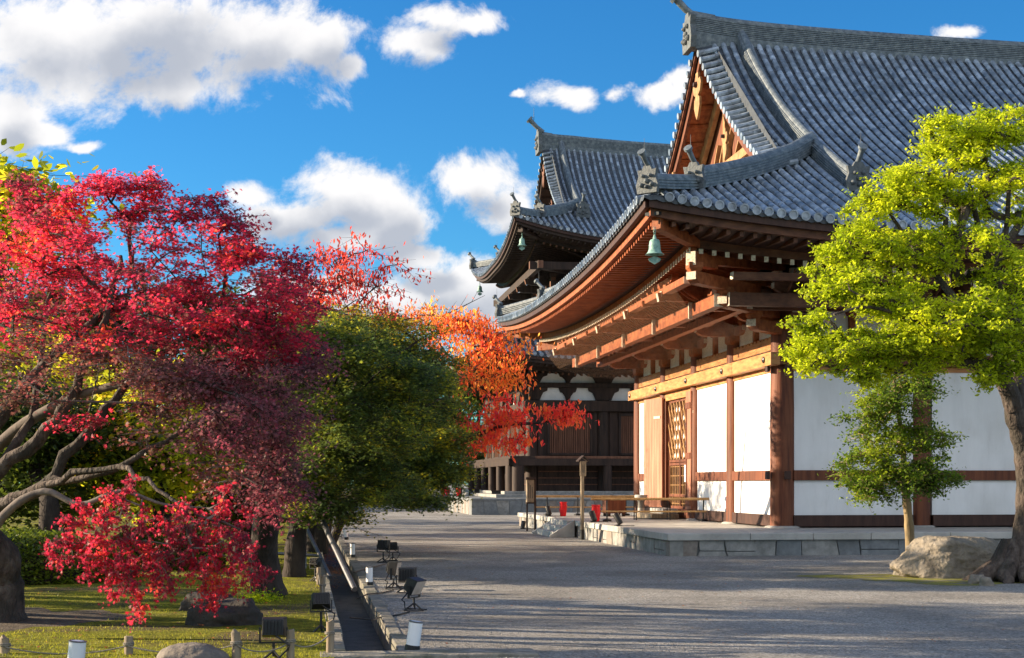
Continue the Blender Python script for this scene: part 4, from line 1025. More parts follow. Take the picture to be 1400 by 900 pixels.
# ================================================================== foliage
def star5():
    pts = []
    for k in range(7):
        a = R(90+(-126+42*k)); L_ = (.62,.85,1.0,1.1,1.0,.85,.62)[k]
        pts.append((L_*math.cos(a), L_*math.sin(a)))
        if k < 6: a2 = a+R(21); pts.append((.38*math.cos(a2), .38*math.sin(a2)))
    pts.append((0,-.22)); return np.array(pts)
SH = {'maple': star5(),
      'oval': np.array([(0,-1),(.30,-.5),(.38,0),(.26,.55),(0,1.05),(-.26,.55),(-.38,0),(-.30,-.5)]),
      'small': np.array([(0,-1),(.5,-.2),(.35,.55),(0,1),(-.35,.55),(-.5,-.2)]),
      'tri': np.array([(0,-1),(.62,.1),(0,1),(-.62,.1)])}
def leaf_polys(C, size, shape, hang=0.0, flat=.5, fold=.18):
    n = len(C); S = SH[shape]; k = len(S)
    nrm = RNG.normal(0,1,(n,3)); nrm[:,2] = np.abs(nrm[:,2])+flat; nrm /= np.linalg.norm(nrm,axis=1,keepdims=True)
    d = RNG.normal(0,1,(n,3)); d[:,2] -= hang*2.5
    d -= nrm*(d*nrm).sum(1,keepdims=True)*(1 if hang < .5 else 0)
    d /= np.linalg.norm(d,axis=1,keepdims=True)
    if hang >= .5:
        nrm -= d*(d*nrm).sum(1,keepdims=True); nrm /= np.linalg.norm(nrm,axis=1,keepdims=True)
    e = np.cross(d, nrm); s = (size*RNG.uniform(.65,1.25,n))[:,None,None]
    x = S[None,:,0:1]; y = S[None,:,1:2]
    return C[:,None]+s*(x*e[:,None]+y*d[:,None]-fold*(x*x)*nrm[:,None]*1.5)
def tubes_batch(P0, P1, r0, r1, k=4):
    n = len(P0); d = P1-P0; L_ = np.linalg.norm(d,axis=1,keepdims=True)+1e-6; d = d/L_
    a = np.cross(d, np.array([[.3,.2,1.0]])); a /= np.linalg.norm(a,axis=1,keepdims=True)+1e-6; b_ = np.cross(d,a)
    t = np.arange(k)*2*PI/k; ring = a[:,None]*np.cos(t)[None,:,None]+b_[:,None]*np.sin(t)[None,:,None]
    A = P0[:,None]+ring*np.reshape(r0,(-1,1,1)); B_ = P1[:,None]+ring*np.reshape(r1,(-1,1,1))
    nx_ = (np.arange(k)+1)%k
    return np.stack([A, A[:,nx_], B_[:,nx_], B_], 2).reshape(-1,4,3)
def tree(name, label, cat, trunk, regions, leafm, bark, group=None, clump=.45, twigs=10, lpt=14, lsize=.035, shape='maple', hang=0.0, flat=.6,
         flatten=.45, twdroop=.15, jit=.06, wander=.16, rpow=.42, tipr=.006, trunk_n=12, min_att=0, extra=None, twr=.0035, surf=.35, crown_name='crown', lump=.12):
    """trunk: [(point, radius)...]; regions: [(centre, radii, n clumps)]"""
    root = empty(name, tuple(Vector((trunk[0][0][0], trunk[0][0][1], 0))), 0, label, cat, group)
    off = np.array([trunk[0][0][0], trunk[0][0][1], 0.0])
    tp = [Vector(p) for p,_ in trunk]; tr = [r for _,r in trunk]
    nodes = []; par = []; chainof = []; trad = []
    for i in range(len(tp)-1):
        m = max(2, int((tp[i+1]-tp[i]).length/.35))
        for k in range(m): nodes.append(np.array(tp[i].lerp(tp[i+1], k/m))); trad.append(tr[i]+(tr[i+1]-tr[i])*k/m)
    nodes.append(np.array(tp[-1])); trad.append(tr[-1]); par = [-1]+list(range(len(nodes)-1)); nt_ = len(nodes)
    cl = []
    for c_, rad, n in regions:
        for _ in range(n):
            v = RNG.normal(0,1,3); v /= np.linalg.norm(v); u = RNG.uniform(surf,1)**.6
            cl.append(np.array(c_)+v*u*np.array(rad))
    top = np.array(tp[-1]); cl.sort(key=lambda q: np.linalg.norm(q-top))
    cnt = [0]*len(nodes); chains = []
    amin = int(nt_*min_att)
    for c_ in cl:
        A = np.array(nodes); dist = np.linalg.norm(A-c_,axis=1)
        hd = np.linalg.norm((A-c_)[:,:2],axis=1); up = np.maximum(0, A[:,2]-c_[2])
        cost = dist+.5*up; cost[:amin] += 50
        j = int(np.argmin(cost)); p0_ = nodes[j]; L_ = dist[j]; m = max(2, int(L_/.3)); ch = [j]; prev = j
        bend = RNG.normal(0,wander*.5,3)*L_; bend[2] = abs(bend[2])*.8-twdroop*.1
        w = RNG.normal(0,1,(m+1,3))*wander*.25*min(1,L_)
        for k in range(1, m+1):
            s = k/m; q = p0_+(c_-p0_)*s+bend*math.sin(PI*s)+w[k]*math.sin(PI*s)
            nodes.append(q); par.append(prev); cnt.append(0); prev = len(nodes)-1; ch.append(prev)
        chains.append(ch); k = prev
        while k != -1: cnt[k] += 1; k = par[k]
    rad_ = [max(tipr, tipr*cnt[i]**(rpow)*1.15) for i in range(len(nodes))]
    b = MB()
    npt = [tuple(Vector(p)-Vector(off)) for p in tp]
    # smooth trunk
    P_ = []; Rr = []
    for i in range(len(tp)-1):
        a0 = tp[max(i-1,0)]; a1 = tp[i]; a2 = tp[i+1]; a3 = tp[min(i+2,len(tp)-1)]
        for k in range(5):
            t = k/5; q = .5*((2*a1)+(a2-a0)*t+(2*a0-5*a1+4*a2-a3)*t*t+(3*a1-a0-3*a2+a3)*t**3); P_.append(q-Vector(off)); Rr.append((tr[i]+(tr[i+1]-tr[i])*t)*(1+lump*math.sin(i*2.3+k*1.7)*.5+random.uniform(-lump,lump)*.4))
    P_.append(tp[-1]-Vector(off)); Rr.append(tr[-1])
    b.tube(P_, Rr, trunk_n)
    if extra: extra(b, Vector(off))
    for ch in chains:
        pts = [Vector(nodes[i]-off) for i in ch]; rr_ = [rad_[i] for i in ch]
        if ch[0] < nt_: rr_[0] = min(trad[ch[0]]*.8, rr_[1]*1.3)
        else: rr_[0] = min(rr_[0], rr_[1]*1.25)
        b.tube(pts, rr_, 6 if max(rr_) > .02 else 4, cap=True)
    to = b.build('trunk', bark, root, smooth=True)
    # twigs + leaves
    P0s = []; P1s = []; LC = []
    for c_ in cl:
        k = twigs; v = RNG.normal(0,1,(k,3)); v[:,2] *= flatten; v /= np.linalg.norm(v,axis=1,keepdims=True)
        L_ = clump*RNG.uniform(.45,1.15,k)[:,None]; v[:,2] *= flatten*1.3; v[:,2] -= twdroop
        st = c_+RNG.normal(0,clump*.15,(k,3)); en = st+v*L_; P0s.append(st); P1s.append(en); st = st*1
        s = RNG.uniform(.12,1.08,(k,lpt,1)); pos = st[:,None]+(en-st)[:,None]*s+RNG.normal(0,jit,(k,lpt,3))*(.6+s)*np.array([1,1,.7])
        LC.append(pos.reshape(-1,3))
    LC = np.concatenate(LC)-off
    V = leaf_polys(LC, lsize, shape, hang, flat)
    npmesh(crown_name, V, V.shape[1], leafm, root)
    tw = tubes_batch(np.concatenate(P0s)-off, np.concatenate(P1s)-off, np.full(len(cl)*twigs,twr*1.6), np.full(len(cl)*twigs,twr*.6), 3)
    npmesh('twigs', tw, 4, bark, root)
    return root
def rg(px, py, Z, rx, ry, rd, n): return (tuple(at(px,py,Z)), (rx*Z/F, rd, ry*Z/F), n)
def T(*a): return [(tuple(at(px,py,Z)), r) for px,py,Z,r in a]

# ---- red maple, big, at the left front
def limbs(b, off):
    for pts in ([(-75,700,16.2,0.099),(-20,655,16,0.087),(50,600,15.9,0.074),(95,545,15.9,0.062),(125,480,16,0.043),(150,420,16.2,0.031),(165,350,16.4,0.019)],
                [(-75,700,16.2,0.093),(0,690,15.7,0.074),(60,660,15.5,0.065),(120,590,15.5,0.056),(170,530,15.7,0.043),(215,470,16,0.031),(300,400,16.3,0.019)],
                [(-20,655,16,0.062),(30,600,16.2,0.050),(50,540,16.4,0.037),(60,440,16.6,0.028),(80,350,16.7,0.019)],
                [(0,690,15.7,0.043),(80,655,15.2,0.037),(160,640,14.9,0.031),(215,668,14.6,0.020),(270,700,14.4,0.014),(330,725,14.4,0.009)],
                [(60,660,15.5,0.043),(130,650,15.2,0.034),(230,600,15.1,0.028),(300,560,15.1,0.019),(350,530,15.2,0.012)]):
        P_ = [at(px,py,Z)-off for px,py,Z,r in pts]; q = []; rr_ = []
        for i in range(len(P_)-1):
            a0=P_[max(i-1,0)];a1=P_[i];a2=P_[i+1];a3=P_[min(i+2,len(P_)-1)]
            for k in range(4):
                t=k/4; q.append(.5*((2*a1)+(a2-a0)*t+(2*a0-5*a1+4*a2-a3)*t*t+(3*a1-a0-3*a2+a3)*t**3)); rr_.append((pts[i][3]+(pts[i+1][3]-pts[i][3])*t)*random.uniform(.9,1.1)); q[-1] = q[-1]+Vector((random.uniform(-.03,.03),0,random.uniform(-.04,.04)))
        q.append(P_[-1]); rr_.append(pts[-1][3]); b.tube(q, rr_, 10)
tree('maple_tree', 'large crimson maple leaning in from the left edge above the lawn', 'tree',
     T((-4,852,16.7,.34),(-2,800,16.7,.27),(-12,750,16.5,.24),(-75,700,16.2,.16),(-20,600,16.1,.09),(60,500,16.2,.06),(140,430,16.3,.04)),
     [rg(60,335,16.6,85,60,1.5,22), rg(150,355,16.4,100,70,1.5,26), rg(240,365,16.2,95,65,1.5,26), rg(330,400,16,80,62,1.4,24), rg(105,280,16.5,30,12,.4,4), rg(180,285,16.4,26,16,.4,5), rg(400,360,16,24,16,.3,4), rg(285,275,16.3,10,10,.2,2), rg(140,245,16.4,16,6,.2,2), rg(212,248,16.4,10,8,.2,2), rg(385,430,15.8,45,75,1.0,20),
      rg(150,440,15.8,150,60,1.5,26), rg(30,420,15.8,80,70,1.2,16), rg(300,460,15.6,100,50,1.2,20),
      rg(150,262,16.4,22,18,.3,4), rg(205,262,16.4,30,14,.4,5), rg(255,285,16.3,28,14,.4,5), rg(310,300,16.2,22,12,.3,4), rg(345,335,16.2,30,22,.4,6), rg(50,270,16.8,40,30,.6,8),
      rg(125,560,15.3,20,35,.2,2)],
     M['lf_red'], M['bark_maple'], clump=.33, twigs=9, lpt=17, lsize=.032, shape='maple', hang=.3, flat=.5, flatten=.40, twdroop=.12, jit=.034, extra=limbs, min_att=.5, tipr=.005)
M['lf_dusk'] = leafmat('bronze_green_maple_leaf', [(.06,.06,.03),(.12,.06,.045),(.20,.05,.06),(.26,.09,.05)], 1.4, .45)
tree('maple_tree', 'thin dusky bronze leaved maple in front of the crimson maple limbs', 'tree',
     T((-45,845,17.5,.14),(-50,760,17.3,.12),(-40,660,17.0,.10),(20,590,16.5,.07),(110,540,16,.05),(200,520,15.6,.03)),
     [rg(60,480,15.2,80,35,1.0,14), rg(170,500,15.2,80,30,1.0,14), rg(250,540,15.2,60,35,.8,12), rg(60,540,15.2,70,30,.8,5), rg(250,600,15,60,25,.6,6), rg(310,640,15,35,30,.5,5)],
     M['lf_dusk'], M['twig_grey'], clump=.36, twigs=9, lpt=12, lsize=.030, shape='maple', hang=.35, flat=.5, flatten=.35, twdroop=.12, jit=.04, min_att=.5, tipr=.0035)
# lower, duller maple in front of it and the drooping sprays
def T2(*a): return T(*a)
tree('maple_tree', 'weeping maple with maroon upper leaves and bright pinkish red drooping sprays over the lawn', 'tree',
     T((368,818,20.4,.27),(360,760,20.2,.20),(365,690,19.6,.17),(350,620,18.5,.13),(335,560,17,.09),(310,520,15.8,.05)),
     [rg(330,510,15.6,80,35,1.1,15), rg(340,570,15.2,75,45,1.0,16), rg(380,600,16.2,40,70,.8,14), rg(375,660,16.8,35,60,.7,12), rg(260,520,15.2,60,30,.8,8),
      rg(400,470,16.5,40,45,.8,10)],
     M['lf_purple'], M['bark_dark'], clump=.42, twigs=11, lpt=22, lsize=.030, shape='maple', hang=.4, flat=.4, flatten=.55, twdroop=.3, jit=.045, min_att=.5, tipr=.005)
tree('maple_tree', 'low spreading maple branch of pinkish red leaves hanging close above the grass', 'tree',
     T((-40,815,15.0,.09),(-30,760,15.0,.06),(10,700,14.8,.045),(60,672,14.7,.036),(110,690,14.6,.028),(165,672,14.5,.022),(225,690,14.4,.014),(280,694,14.3,.004)),
     [rg(x_+random.uniform(-5,5), y_, 14.3+random.uniform(-.25,.25), 5, 4, .06, 1) for (x_,ya,yb) in ((72,738,765),(90,706,765),(108,688,742),(122,735,792),(140,705,780),(152,770,812),(163,695,795),(178,735,822),(187,800,840),(196,700,790),(172,655,690),(212,752,806),(226,705,812),(243,696,770),(262,735,796),(279,705,786),(286,780,840),(297,690,818),(312,722,812),(328,740,800),(345,752,800),(356,780,798),(305,668,700),(255,690,720),(335,700,740),(150,668,700)) for y_ in range(ya, yb+1, 13)],
     M['lf_redlow'], M['twig_grey'], clump=.115, twigs=7, lpt=8, lsize=.027, shape='maple', hang=.7, flat=.2, flatten=.8, twdroop=.45, jit=.022, min_att=.4, tipr=.0022, twr=.002, wander=.3)
# ---- green maples behind
tree('maple_tree', 'dense dark green maple spreading beside the path behind the crimson maple', 'tree',
     T((402,792,24.4,.20),(405,740,24.4,.17),(415,690,24.5,.14),(440,650,24.6,.11),(470,590,24.8,.08),(490,520,25,.05)),
     [rg(440,480,24.6,75,40,1.2,22), rg(500,500,24.8,70,50,1.4,26), rg(560,530,25.2,60,45,1.4,24), rg(430,560,24.4,70,50,1.3,24), rg(510,590,24.4,85,45,1.4,30), rg(480,650,24,75,35,1.1,24), rg(440,690,23.8,45,20,.6,10), rg(420,640,23.8,45,35,.8,14), rg(405,450,24,28,18,.5,6), rg(400,520,24,30,50,.6,12), rg(470,450,24.8,40,20,.8,8)],
     M['lf_green'], M['bark_dark'], group=None, clump=.5, twigs=15, lpt=24, lsize=.040, shape='maple', hang=.15, flat=1.0, flatten=.28, twdroop=.1, jit=.05, min_att=.4)
tree('maple_tree', 'second green maple reaching over the path, just left of the orange leaved branches', 'tree',
     T((437,757,33,.20),(440,720,33,.17),(460,670,33.2,.14),(510,610,33.4,.10),(560,550,33.6,.06)),
     [rg(560,500,33.5,55,45,1.5,24), rg(585,545,33.5,45,42,1.5,22), rg(600,600,33.2,42,34,1.3,18), rg(560,600,33,60,45,1.5,26), rg(560,655,32.5,60,24,1.2,18), rg(520,465,34,45,32,1.4,20), rg(450,520,34,60,50,1.5,24), rg(480,600,34,60,50,1.5,24), rg(570,490,34.5,35,25,1.4,8), rg(605,640,33,38,20,1,10), rg(585,680,32,45,12,1,9), rg(520,665,31,50,22,1,14)],
     M['lf_green'], M['bark_dark'], clump=.6, twigs=15, lpt=24, lsize=.048, shape='maple', hang=.15, flat=1.0, flatten=.28, twdroop=.1, jit=.06, min_att=.4)
tree('maple_tree', 'small maple turning yellow and green beside the metal support poles', 'tree',
     T((452,745,37.5,.13),(465,710,37.4,.11),(455,660,37,.08),(450,600,37,.05)),
     [rg(440,660,27,40,25,.8,7), rg(465,700,26,30,18,.6,5), rg(430,450,29,45,25,1,8), rg(520,440,30,40,14,1,9), rg(480,428,30,26,10,.6,5), rg(575,452,31,30,10,.6,5), rg(445,625,30,60,40,1,9)],
     M['lf_mix'], M['bark_dark'], clump=.5, twigs=11, lpt=14, lsize=.038, shape='maple', hang=.15, flat=.8, flatten=.3, twdroop=.1, jit=.05)
# ---- cherry trees
tree('cherry_tree', 'cherry tree with orange leaves reaching toward the near hall', 'tree',
     T((440,736,42,.20),(445,690,41.5,.16),(500,620,40,.13),(600,560,38,.10),(620,510,37,.07),(650,480,36.5,.05)),
     [rg(635,470,36.5,55,36,1.5,22), rg(685,478,36,40,34,1.2,17), rg(620,448,36.5,42,24,1,10), rg(695,517,36,34,8,.8,6), rg(650,520,36,35,20,1,8), rg(555,432,37,45,14,1,9), rg(600,440,37,30,14,1,7), rg(660,500,36,40,30,1.3,10)],
     M['lf_orange'], M['bark_dark'], clump=.66, twigs=8, lpt=6, lsize=.058, shape='oval', hang=.85, flat=0, flatten=.6, twdroop=.15, jit=.09, min_att=.4)
tree('cherry_tree', 'cherry bough with red orange leaves stretched across the dark wall of the farther hall', 'tree',
     T((446,742,39,.16),(450,700,38.6,.13),(540,640,37,.10),(640,600,36,.07),(690,582,35,.045),(740,578,34.5,.028),(775,570,34.2,.015)),
     [rg(665,575,35.5,28,18,.8,7), rg(710,568,35,30,14,.6,7), rg(760,566,34.5,26,12,.4,8), rg(680,598,35.5,26,12,.6,5), rg(722,598,35,18,10,.4,3), rg(640,600,36,25,18,.7,5), rg(700,548,35,22,6,.5,2)],
     M['lf_bough'], M['bark_dark'], clump=.42, twigs=7, lpt=8, lsize=.068, shape='oval', hang=.9, flat=0, flatten=.5, twdroop=.2, jit=.08, min_att=.5)
tree('cherry_tree', 'sparse cherry tree with small red leaves and bare twigs against the clouds', 'tree',
     T((430,760,33,.18),(425,700,33,.15),(420,600,33,.12),(425,500,33,.09),(430,440,33,.06),(440,400,33,.035)),
     [rg(450,370,33,45,38,1.2,15), rg(500,385,33,40,35,1.0,12), rg(540,370,33,28,12,.4,3), rg(480,340,33,35,18,.7,5), rg(410,385,33,40,40,1.1,12), rg(500,425,33,50,12,.9,6), rg(440,420,33,45,25,1.1,10)],
     M['lf_cred'], M['bark_dark'], clump=.62, twigs=6, lpt=6, lsize=.055, shape='oval', hang=.9, flat=0, flatten=.6, twdroop=.1, jit=.07, min_att=.6)
b = MB(); base_ = at(575,700,40); 
def bare(pts):
    P_ = [at(px,py,Z) for px,py,Z,r in pts]; b.tube(P_, [p[3] for p in pts], 6)
bare([(446,738,41,.12),(460,650,41,.09),(510,590,40.8,.075),(552,540,40.5,.06),(565,455,40,.035),(600,435,40,.022),(635,418,40,.015),(663,404,40,.005)])
for x_ in (590,612,628,645): bare([(x_,440-(x_-590)*.5,40,.008),(x_+12,425-(x_-590)*.6,40,.003)])
o = b.build('bare_tree', M['bark_dark'], smooth=True); tag(o, 'thin leafless tree whose single long branch points at the far eave', 'tree')

# ---- background garden trees on the left
bgt = [(-60,520,14,.0,'tall yellow green leaved tree cut by the left edge, behind the crimson maple','oak_tree',[(10,275,19,40,38,1,9),(-40,330,19,60,60,1.4,16),(-60,450,19,60,70,1.4,14)],'lf_bgy',(-60,820,19)),
 (0,0,0,0,'dark green garden tree deep behind the maple limbs at far left','garden_tree',[(40,560,27,80,60,2,26),(120,600,27,70,60,2,24),(60,660,27,90,50,2,26)],'lf_bg',(60,785,25.6)),
 (0,0,0,0,'yellow green garden tree behind the middle of the crimson maple','garden_tree',[(210,560,28,80,60,2,26),(270,600,28,60,60,2,22),(210,650,28,80,45,2,24)],'lf_bgy',(215,776,27.6)),
 (0,0,0,0,'dark leaved garden tree behind the weeping maple trunk','garden_tree',[(330,560,30,70,80,2,30),(370,640,30,60,60,2,26),(300,690,30,60,35,1.6,16)],'lf_bg',(330,766,30)),
 (0,0,0,0,'yellow orange garden tree low behind the dark maple limbs at far left','garden_tree',[(20,600,34,70,55,2,22),(110,560,34,70,70,2,24),(60,500,34,90,50,2,20)],'lf_bgy',(60,754,34)),
 (0,0,0,0,'tall dark green tree behind the whole maple group','garden_tree',[(150,480,36,90,70,2.5,32),(260,450,36,90,60,2.5,32),(340,470,36,80,70,2.5,30),(60,450,36,80,60,2.5,24)],'lf_bg',(200,748,36))]
for (_a,_b,_c,_d,lab,nm,regs,lm,bs) in bgt:
    px,py,Z = bs; g0 = ((px-700)/F*Z, Z, 0); tp_ = at(regs[0][0], regs[0][1]+20, regs[0][2])
    tree(nm, lab, 'tree', [(g0,.22),((g0[0]+.1,Z,1.2),.17),(tuple(Vector((g0[0],Z,0)).lerp(tp_,.6)+Vector((0,0,.2))),.12),(tuple(tp_),.06)],
         [rg(*r_) for r_ in regs], M[lm], M['bark_dark'], group=None, clump=.75, twigs=12, lpt=13, lsize=.075, shape='small', hang=.2, flat=.6, flatten=.5, jit=.12)
# ---- distant trees beyond the halls
def fartree(X, Z, h, w, lm, lab, nm='evergreen_tree', low=.25):
    tree(nm, lab, 'tree', [((X,Z,0),.3),((X,Z,h*.3),.24),((X+.2,Z,h*.75),.12)],
         [((X,Z,h*.45),(w,w,h*.20),16),((X+.3,Z,h*.68),(w*.85,w*.85,h*.22),16),((X-.3,Z,h*.87),(w*.5,w*.5,h*.12),8),((X,Z,h*low),(w*.9,w*.9,h*.10),8)],
         M[lm], M['bark_dark'], clump=1.5, twigs=14, lpt=13, lsize=.19, shape='small', hang=.2, flat=.5, flatten=.6, jit=.3, tipr=.015, twr=.01)
FT = [(-7.0,112,10.5,4.2,'lf_bgy','distant yellow leaved tree just left of the farther hall'),(-12.5,118,12.5,5.5,'lf_bg','distant dark tree seen past the end of the path'),
 (-17,104,11,5,'lf_bg','distant dark tree left of the end of the path'),(-23,98,9,4.5,'lf_bgy','distant yellow green tree behind the dark green maple'),
 (-30,92,10,5,'lf_bg','distant tall dark tree behind the support poles'),(-40,88,10,6,'lf_bg','distant wide dark tree far behind the hedge'),(-3.0,125,10.5,4,'lf_bg','distant dark tree close behind the left corner of the farther hall'),
 (-50,80,10,6,'lf_bg','distant wide tree at the far left edge behind everything'),(-10,135,10,5,'lf_bg','most distant dark tree closing the view along the path'),(-20,130,11,6,'lf_bg','most distant tree behind the dark tree left of the path end')]
for a in FT: fartree(*a)
# trees of the garden outside the left edge: they shade the path
for i, (X, Z, h, w) in enumerate([(-15,21,7.2,2.8),(-13,13,6.0,2.6),(-17,38,7.6,2.6),(-14,46,8.0,3.0),(-15,53,8.2,3.4),(-14,62,8.4,3.6),(-12,6,5.4,2.6),(-8.5,46,5.6,2.4),(-9,58,6.0,2.6)]):
    tree('garden_tree', ('shade tree of the garden left of the view, number seen by its shadow' if X < -999 else 'tall garden tree standing out of view to the left, casting shade over the path'), 'tree',
         [((X,Z,0),.25),((X,Z,h*.3),.2),((X+.1,Z,h*.75),.1)], [((X,Z,h*.40),(w,w,h*.18),20),((X,Z,h*.66),(w*.9,w*.9,h*.2),22),((X,Z,h*.86),(w*.6,w*.6,h*.12),10)],
         M['lf_bg'], M['bark_dark'], group='garden trees beyond the left edge', clump=.75, twigs=10, lpt=7, lsize=.105, shape='small', hang=.2, flat=.5, flatten=.6, jit=.2)

# ---- the yellow green tree at the right
def roots(b, off):
    base = Vector((0,0,0))
    for a_, L_, r_ in ((200,1.0,.16),(235,.8,.15),(170,.9,.14),(270,.8,.14),(310,.9,.15),(20,.9,.14),(90,.8,.14)):
        d_ = Vector((math.cos(R(a_)), math.sin(R(a_)), 0)); s_ = Vector((d_.y,-d_.x,0))
        pts = [base+d_*.12+Vector((0,0,.62)), base+d_*.30+Vector((0,0,.26)), base+d_*.55+Vector((0,0,.09))+s_*.05, base+d_*(L_*.8)+Vector((0,0,.03))-s_*.04, base+d_*L_+Vector((0,0,-.04))]
        b.tube(pts, [r_*1.1,r_*1.15,r_*.95,r_*.6,r_*.25], 9)
    def limb(pts):
        P_ = [at(px,py,Z)-off for px,py,Z,r in pts]; q = []; rr_ = []
        for i in range(len(P_)-1):
            a0=P_[max(i-1,0)];a1=P_[i];a2=P_[i+1];a3=P_[min(i+2,len(P_)-1)]
            for k in range(4):
                t=k/4; q.append(.5*((2*a1)+(a2-a0)*t+(2*a0-5*a1+4*a2-a3)*t*t+(3*a1-a0-3*a2+a3)*t**3)); rr_.append((pts[i][3]+(pts[i+1][3]-pts[i][3])*t)*random.uniform(.92,1.08))
        q.append(P_[-1]); rr_.append(pts[-1][3]); b.tube(q, rr_, 10)
    limb([(1388,560,23.4,0.158),(1372,520,23.3,0.143),(1345,500,23.1,0.120),(1305,490,22.9,0.068),(1270,478,22.8,0.053),(1215,470,22.7,0.034)])
    limb([(1372,520,23.3,0.112),(1360,480,23.5,0.090),(1330,440,23.6,0.068),(1290,390,23.7,0.053),(1250,340,23.8,0.038),(1215,290,23.9,0.022)])
    limb([(1390,500,23.6,0.112),(1385,440,23.8,0.083),(1360,380,24,0.068),(1340,320,24.1,0.053),(1325,250,24.2,0.030)])
    limb([(1360,480,23.2,0.060),(1310,450,23,0.053),(1260,440,22.8,0.038),(1190,420,22.7,0.026),(1140,430,22.6,0.015)])
    limb([(1360,380,24,0.060),(1375,320,24,0.045),(1380,240,24,0.030)])
tree('broadleaf_tree', 'old gnarled tree with bright yellow green leaves at the right edge, beside the boulder', 'tree',
     T((1392,794,23.8,.34),(1398,755,23.8,.22),(1404,700,23.8,.185),(1404,640,23.7,.185),(1396,590,23.6,.18),(1388,560,23.5,.18),(1392,500,23.7,.13),(1400,430,23.9,.09),(1395,360,24,.08)),
     [rg(1290,475,22.8,45,22,.8,12), rg(1340,470,22.8,40,30,.8,12), rg(1385,400,23.2,40,50,1,10), rg(1385,500,22.7,30,18,.5,7), rg(1290,190,24,42,28,.8,22), rg(1360,180,24,45,35,.9,24), rg(1250,260,23.9,50,40,.9,30), rg(1320,250,24,60,45,1.1,30), rg(1395,270,24,50,60,1.2,24), rg(1185,285,23.7,26,20,.6,10),
      rg(1175,335,23.5,50,28,.8,24), rg(1250,340,23.7,60,40,1.0,30), rg(1340,350,23.6,60,45,1.2,24), rg(1145,390,23.3,45,26,.7,18), rg(1210,410,23.2,65,30,.9,29), rg(1110,455,23,38,32,.6,18), rg(1100,500,22.9,22,20,.4,6),
      rg(1180,470,22.9,60,28,.8,24), rg(1260,455,22.8,60,35,.9,27), rg(1330,440,22.8,60,45,1.0,24), rg(1390,440,23,50,50,1.0,20), rg(1180,510,22.9,40,14,.5,9), rg(1360,515,22.6,35,14,.4,6), rg(1240,500,22.8,40,14,.5,9)],
     M['lf_camphor'], M['bark_maple'], clump=.27, twigs=12, lpt=17, lsize=.034, shape='small', hang=.1, flat=.5, flatten=.6, twdroop=.0, jit=.032, extra=roots, min_att=.55, tipr=.011, lump=.10, wander=.30, surf=.3, twr=.004)
tree('sapling', 'young tree with a pale slim trunk and darker glossy leaves behind the boulder', 'tree',
     T((1245,770,26.5,.10),(1243,720,26.5,.085),(1238,670,26.4,.075),(1235,620,26.4,.055),(1228,560,26.3,.035),(1222,520,26.3,.02)),
     [rg(1185,640,26,42,22,.6,20), rg(1275,645,26.3,45,20,.6,22), rg(1180,670,26,35,14,.4,10), rg(1225,660,26,60,22,.6,24), rg(1210,600,26.2,45,25,.6,20), rg(1265,600,26.2,35,25,.5,14), rg(1190,560,26.2,40,18,.5,14), rg(1240,545,26.2,40,30,.6,17), rg(1225,520,26.2,60,18,.6,14)],
     M['lf_sapling'], M['bark_pale'], clump=.32, twigs=11, lpt=13, lsize=.034, shape='small', hang=.3, flat=.6, flatten=.55, twdroop=.05, jit=.045, min_att=.35, tipr=.006)

# ---- hedge
def hedge(name, label, c, rad, n, m):
    r_ = empty(name, (c[0], c[1], 0), 0, label, 'hedge')
    v = RNG.normal(0,1,(n,3)); v[:,2] = np.abs(v[:,2]); v /= np.linalg.norm(v,axis=1,keepdims=True)
    k = 1/np.maximum(np.abs(v)**3.0, 1e-9).sum(1,keepdims=True)**(1/3.0)
    P_ = v*k*np.array(rad)*(1+RNG.normal(0,.03,(n,1))+.04*np.sin(v[:,:1]*9)*np.sin(v[:,1:2]*7)); P_[:,2] += .02
    npmesh('leaves', leaf_polys(P_, .035, 'small', 0, .8), 6, m, r_)
    b = MB(); vs = []; NS, NR = 24, 8
    for j in range(NR+1):
        for i in range(NS):
            ph, th = PI/2*j/NR, 2*PI*i/NS; d_ = np.array([math.cos(ph)*math.cos(th), math.cos(ph)*math.sin(th), math.sin(ph)])
            kk = 1/(np.abs(d_)**3).sum()**(1/3); q = d_*kk*np.array(rad)*.93; vs.append((q[0],q[1],q[2]))
    b.add(vs, [(j*NS+i, j*NS+(i+1)%NS, (j+1)*NS+(i+1)%NS, (j+1)*NS+i) for j in range(NR) for i in range(NS)])
    b.build('inner_branches', M['bark_dark'], r_, smooth=True)
hedge('hedge', 'low rounded clipped green hedge on the lawn behind the maple trunk', (-8.1, 22.6), (2.1,1.3,.80), 26000, M['lf_hedge'])
hedge('hedge', 'small clipped shrub under the yellow garden tree, right of the large hedge', (-6.3, 26.5), (1.0,.9,.75), 9000, M['lf_hedge'])

